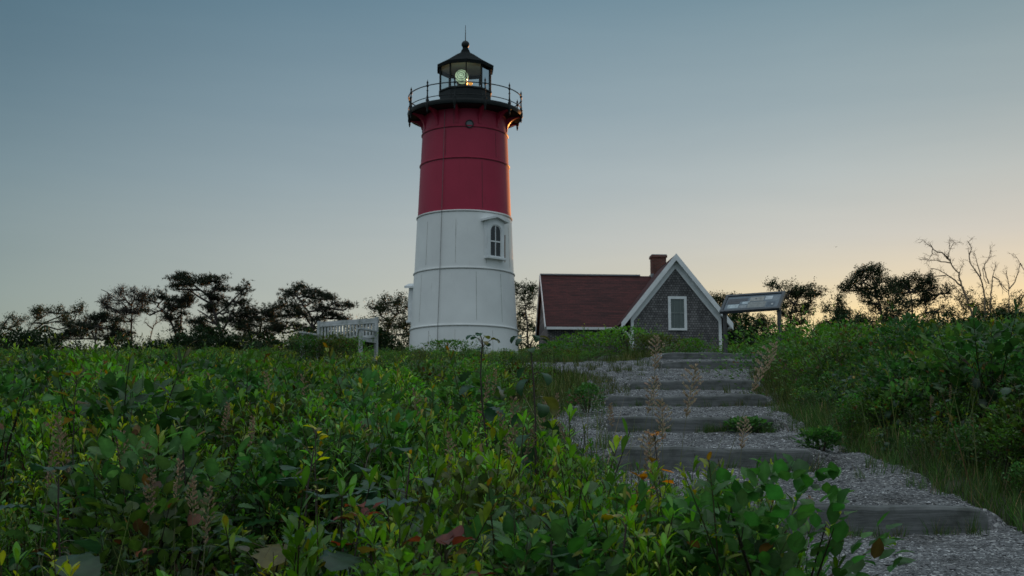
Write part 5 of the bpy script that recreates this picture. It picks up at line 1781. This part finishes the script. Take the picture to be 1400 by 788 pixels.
bare_tree('bare_tree', 'leaning bare tree whose crooked limbs reach out over the sunset clump', 74,
          [([(1331, 452), (1328, 425), (1320, 405), (1315, 392), (1311, 375), (1302, 364), (1298, 354), (1292, 349)], .11),
           ([(1299, 356), (1288, 346), (1278, 343), (1270, 336), (1262, 328)], .05), ([(1275, 341), (1274, 350), (1268, 356), (1262, 355)], .03),
           ([(1300, 360), (1288, 358), (1276, 356), (1264, 354)], .04), ([(1297, 352), (1299, 340), (1305, 332), (1309, 331)], .03), ([(1299, 342), (1297, 332), (1298, 329)], .02),
           ([(1317, 394), (1305, 383), (1292, 375), (1283, 369), (1272, 367)], .055), ([(1293, 377), (1280, 378), (1268, 377), (1258, 375)], .04), ([(1318, 404), (1308, 395), (1302, 390)], .03), ([(1311, 373), (1316, 364), (1317, 360)], .02)], twigs=.8)
bare_tree('bare_tree', 'twin-stemmed bare tree with upright forked limbs', 76,
          [([(1348, 452), (1347, 425), (1345, 395), (1340, 380), (1332, 368), (1325, 357), (1326, 346), (1329, 340), (1324, 331)], .09),
           ([(1341, 378), (1337, 362), (1334, 352), (1332, 348)], .04), ([(1355, 440), (1354, 410), (1356, 390), (1358, 375), (1361, 362)], .06),
           ([(1352, 388), (1347, 372), (1345, 362), (1351, 356), (1354, 348), (1354, 340)], .04), ([(1344, 366), (1345, 378), (1349, 392)], .03), ([(1357, 378), (1366, 384), (1370, 394), (1378, 400)], .04)], twigs=.7)
bare_tree('bare_tree', 'thin bare tree at the very edge of the view, bending inwards', 78,
          [([(1381, 452), (1380, 425), (1379, 400), (1379, 385), (1376, 372)], .07), ([(1380, 395), (1388, 385), (1392, 372), (1395, 360), (1390, 352), (1386, 350)], .04), ([(1395, 360), (1402, 372), (1408, 380)], .03), ([(1379, 398), (1370, 390), (1362, 382)], .03)], twigs=.8)
T_('leafy_shrub', 'low ragged shrub filling the gap under the two dark trees of the sunset clump', 79, [(1228, 475), (1228, 455), (1229, 440)],
   [(1215, 425, 12, 8, 1.0), (1235, 418, 12, 8, 1.0), (1250, 438, 16, 7, 1.1), (1195, 440, 14, 7, 1.1), (1222, 442, 16, 7, 1.1), (1275, 442, 14, 7, 1.0), (1172, 432, 10, 6, .9), (1228, 402, 8, 6, .8)], 'broad', .12, cat='shrub')
# trees added and thickened behind the house, mostly unseen, to shade the tower
for px, top, dx, lab in ((872, 400, 1.0, 'unseen dark tree added behind the chimney'), (972, 404, 1.1, 'dark tree peeping out past the low end of the gable roof'), (800, 398, 1.0, 'unseen dark tree added behind the red wing roof')):
    T_('leafy_tree', lab, 96, [(px, 480), (px, 450), (px, 425)], [(px - 20 * dx, top + 8, 16, 9, 1.6), (px + 16, top + 8, 16, 8, 2.0), (px, top + 5, 16, 8, 1.8), (px, top + 20, 26, 10, 1.8), (px + 24, top + 20, 15, 9, 1.8), (px - 22, top + 34, 20, 9, 1.4), (px + 22, top + 34, 22, 9, 1.6)], 'broad', .2)
# low scrub along the far crest
fs = G()
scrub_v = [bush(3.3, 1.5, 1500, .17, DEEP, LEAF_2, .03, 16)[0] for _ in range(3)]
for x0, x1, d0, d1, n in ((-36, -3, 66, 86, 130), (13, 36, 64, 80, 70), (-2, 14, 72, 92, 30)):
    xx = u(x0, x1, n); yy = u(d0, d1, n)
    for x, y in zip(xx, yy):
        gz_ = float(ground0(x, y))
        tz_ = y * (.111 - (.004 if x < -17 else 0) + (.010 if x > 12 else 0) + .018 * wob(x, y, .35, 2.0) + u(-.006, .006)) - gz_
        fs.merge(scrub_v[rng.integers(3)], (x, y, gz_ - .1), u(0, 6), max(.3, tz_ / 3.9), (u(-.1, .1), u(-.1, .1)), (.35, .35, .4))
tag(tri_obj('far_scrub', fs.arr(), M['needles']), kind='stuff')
# ------------------------------------------------------------------ bird
bpnt = at(1143, 338, 95.0)
b = MB()
b.tube([(-.17, 0, 0), (-.08, 0, .01), (.04, 0, .01), (.13, 0, .0), (.2, 0, -.01)], [.01, .045, .05, .03, .012], 8)
b.add([(-.05, .03, .02), (.07, .03, .02), (.0, .26, .10), (-.06, .25, .1), (-.12, .46, .03), (-.05, .03, .035), (.07, .03, .035), (.0, .26, .112), (-.06, .25, .112)], [(0, 1, 2, 3), (3, 2, 4), (5, 6, 7, 8), (8, 7, 4)])
b.add([(-.05, -.03, .02), (.07, -.03, .02), (.0, -.26, .10), (-.06, -.25, .1), (-.12, -.46, .03), (-.05, -.03, .035), (.07, -.03, .035), (.0, -.26, .112), (-.06, -.25, .112)], [(0, 1, 2, 3), (3, 2, 4), (5, 6, 7, 8), (8, 7, 4)])
bo = b.build('seabird', plain('bird_feathers', (.08, .08, .08), .8), loc=bpnt, rot=(0, 0, R(70)))
bo.scale = (.38, .38, .38)
tag(bo, 'tiny dark bird flying in the pale sky', 'bird')

# ------------------------------------------------------------------ light
SUN_AZ, SUN_EL = R(23.5), R(2.0)
w = bpy.data.worlds.new('World'); scene.world = w
w.use_nodes = True
nt = w.node_tree
bg = nt.nodes['Background']
sky = nt.nodes.new('ShaderNodeTexSky')
sky.sky_type = 'NISHITA'
sky.sun_disc = False
sky.sun_elevation = SUN_EL
sky.sun_rotation = SUN_AZ
sky.altitude = 20
sky.air_density = 1.0
sky.dust_density = 2.0
sky.ozone_density = 2.0


def srgb(*c):
    return tuple(((v / 255 + .055) / 1.055) ** 2.4 if v > 10 else v / 255 / 12.92 for v in c)


def M1(op, a, b=None):
    n = N(nt, 'ShaderNodeMath', operation=op)
    for i, q in enumerate((a, b)):
        if q is None: continue
        if isinstance(q, (int, float)): n.inputs[i].default_value = q
        else: nt.links.new(q, n.inputs[i])
    return n.outputs[0]


tc = nt.nodes.new('ShaderNodeTexCoord')
sx = nt.nodes.new('ShaderNodeSeparateXYZ')
nt.links.new(tc.outputs['Generated'], sx.inputs[0])
el = M1('ARCSINE', sx.outputs[2])
hl = M1('MAXIMUM', M1('SQRT', M1('ADD', M1('MULTIPLY', sx.outputs[0], sx.outputs[0]), M1('MULTIPLY', sx.outputs[1], sx.outputs[1]))), 1e-4)
dt = M1('ADD', M1('MULTIPLY', sx.outputs[0], math.sin(SUN_AZ)), M1('MULTIPLY', sx.outputs[1], math.cos(SUN_AZ)))
az = M1('ARCCOSINE', M1('MINIMUM', M1('MAXIMUM', M1('DIVIDE', dt, hl), -1.0), 1.0))
el_n = M1('SQRT', M1('MAXIMUM', M1('DIVIDE', el, R(90)), 0.0))      # 0 horizon, 1 zenith
az_n = M1('DIVIDE', az, math.pi)


def ep(deg): return math.sqrt(max(0, deg) / 90)


def ap(deg): return deg / 180


erw = ramp(nt, [(0.0, srgb(255, 220, 150)), (ep(5.0), srgb(255, 226, 158)), (ep(7.0), srgb(250, 226, 172)), (ep(8.6), srgb(222, 212, 188)), (ep(10.3), srgb(204, 204, 197)),
               (ep(13.0), srgb(182, 192, 193)), (ep(16), srgb(156, 174, 181)), (ep(21.5), srgb(118, 147, 161)), (ep(34), (.24, .33, .40)), (1.0, (1.35, 1.45, 1.5))])
er = ramp(nt, [(0.0, srgb(232, 216, 182)), (ep(5.0), srgb(232, 220, 190)), (ep(7.5), srgb(215, 212, 197)), (ep(10.3), srgb(203, 205, 199)),
               (ep(13.0), srgb(182, 192, 194)), (ep(16), srgb(157, 174, 182)), (ep(21.5), srgb(120, 148, 163)), (ep(34), (.24, .33, .40)), (1.0, (1.35, 1.45, 1.5))])
ar = ramp(nt, [(0.0, (1.07, 1.01, .96)), (ap(10), (1.0, .99, .98)), (ap(22), (.85, .89, .92)), (ap(34), (.65, .73, .78)), (ap(46), (.42, .53, .59)), (ap(70), (.48, .58, .66)), (1.0, (.48, .58, .66))])
nt.links.new(el_n, er.inputs[0]); nt.links.new(az_n, ar.inputs[0])
mu = N(nt, 'ShaderNodeMix', data_type='RGBA', blend_type='MULTIPLY'); mu.inputs[0].default_value = 1
hm = nt.nodes.new('ShaderNodeMapping'); hm.inputs['Scale'].default_value = (1.2, 1.2, 9.0)
nt.links.new(tc.outputs['Generated'], hm.inputs['Vector'])
hn = N(nt, 'ShaderNodeTexNoise', Scale=2.2, Detail=4.0, Roughness=0.55, Distortion=0.3)
nt.links.new(hm.outputs[0], hn.inputs['Vector'])
hr = ramp(nt, [(.3, (.965, .97, .975)), (.7, (1.04, 1.03, 1.02))])
nt.links.new(hn.outputs['Fac'], hr.inputs[0])
hx = N(nt, 'ShaderNodeMix', data_type='RGBA', blend_type='MULTIPLY'); hx.inputs[0].default_value = 1
nt.links.new(el_n, erw.inputs[0])
wf_ = N(nt, 'ShaderNodeMapRange', interpolation_type='SMOOTHSTEP')
nt.links.new(az_n, wf_.inputs[0]); wf_.inputs[1].default_value = ap(34); wf_.inputs[2].default_value = ap(4)
wm = N(nt, 'ShaderNodeMix', data_type='RGBA')
nt.links.new(wf_.outputs[0], wm.inputs[0]); nt.links.new(er.outputs[0], wm.inputs[6]); nt.links.new(erw.outputs[0], wm.inputs[7])
nt.links.new(wm.outputs[2], hx.inputs[6]); nt.links.new(hr.outputs[0], hx.inputs[7])
nt.links.new(hx.outputs[2], mu.inputs[6]); nt.links.new(ar.outputs[0], mu.inputs[7])
east = ramp(nt, [(0.0, (.19, .25, .29)), (ep(12), (.245, .33, .385)), (ep(40), (.52, .61, .68)), (1.0, (1.35, 1.45, 1.5))])
nt.links.new(el_n, east.inputs[0])
efac = N(nt, 'ShaderNodeMapRange', interpolation_type='SMOOTHSTEP')
nt.links.new(az_n, efac.inputs[0]); efac.inputs[1].default_value = ap(60); efac.inputs[2].default_value = ap(115)
me_ = N(nt, 'ShaderNodeMix', data_type='RGBA')
nt.links.new(efac.outputs[0], me_.inputs[0]); nt.links.new(mu.outputs[2], me_.inputs[6]); nt.links.new(east.outputs[0], me_.inputs[7])
sc = N(nt, 'ShaderNodeMix', data_type='RGBA', blend_type='MULTIPLY'); sc.inputs[0].default_value = 1
nt.links.new(me_.outputs[2], sc.inputs[6]); sc.inputs[7].default_value = (10, 10, 10, 1)
mn = N(nt, 'ShaderNodeMix', data_type='RGBA'); mn.inputs[0].default_value = 0.97
nt.links.new(sky.outputs[0], mn.inputs[6]); nt.links.new(sc.outputs[2], mn.inputs[7])
nt.links.new(mn.outputs[2], bg.inputs['Color'])
bg.inputs['Strength'].default_value = 0.10

sd = bpy.data.lights.new('sun', 'SUN')
so = bpy.data.objects.new('sun', sd); COL.objects.link(so)
sd.energy = 5.0
sd.angle = R(0.5)
sd.color = (1.0, 0.38, 0.09)
dirv = Vector((math.sin(SUN_AZ) * math.cos(SUN_EL), math.cos(SUN_AZ) * math.cos(SUN_EL), math.sin(SUN_EL)))
so.rotation_euler = dirv.to_track_quat('Z', 'Y').to_euler()

scene.view_settings.view_transform = 'Standard'
scene.view_settings.look = 'None'
scene.view_settings.gamma = 1
scene.view_settings.use_curve_mapping = False
scene.view_settings.exposure = 0.0
scene.cycles.max_bounces = 8
scene.cycles.transparent_max_bounces = 16
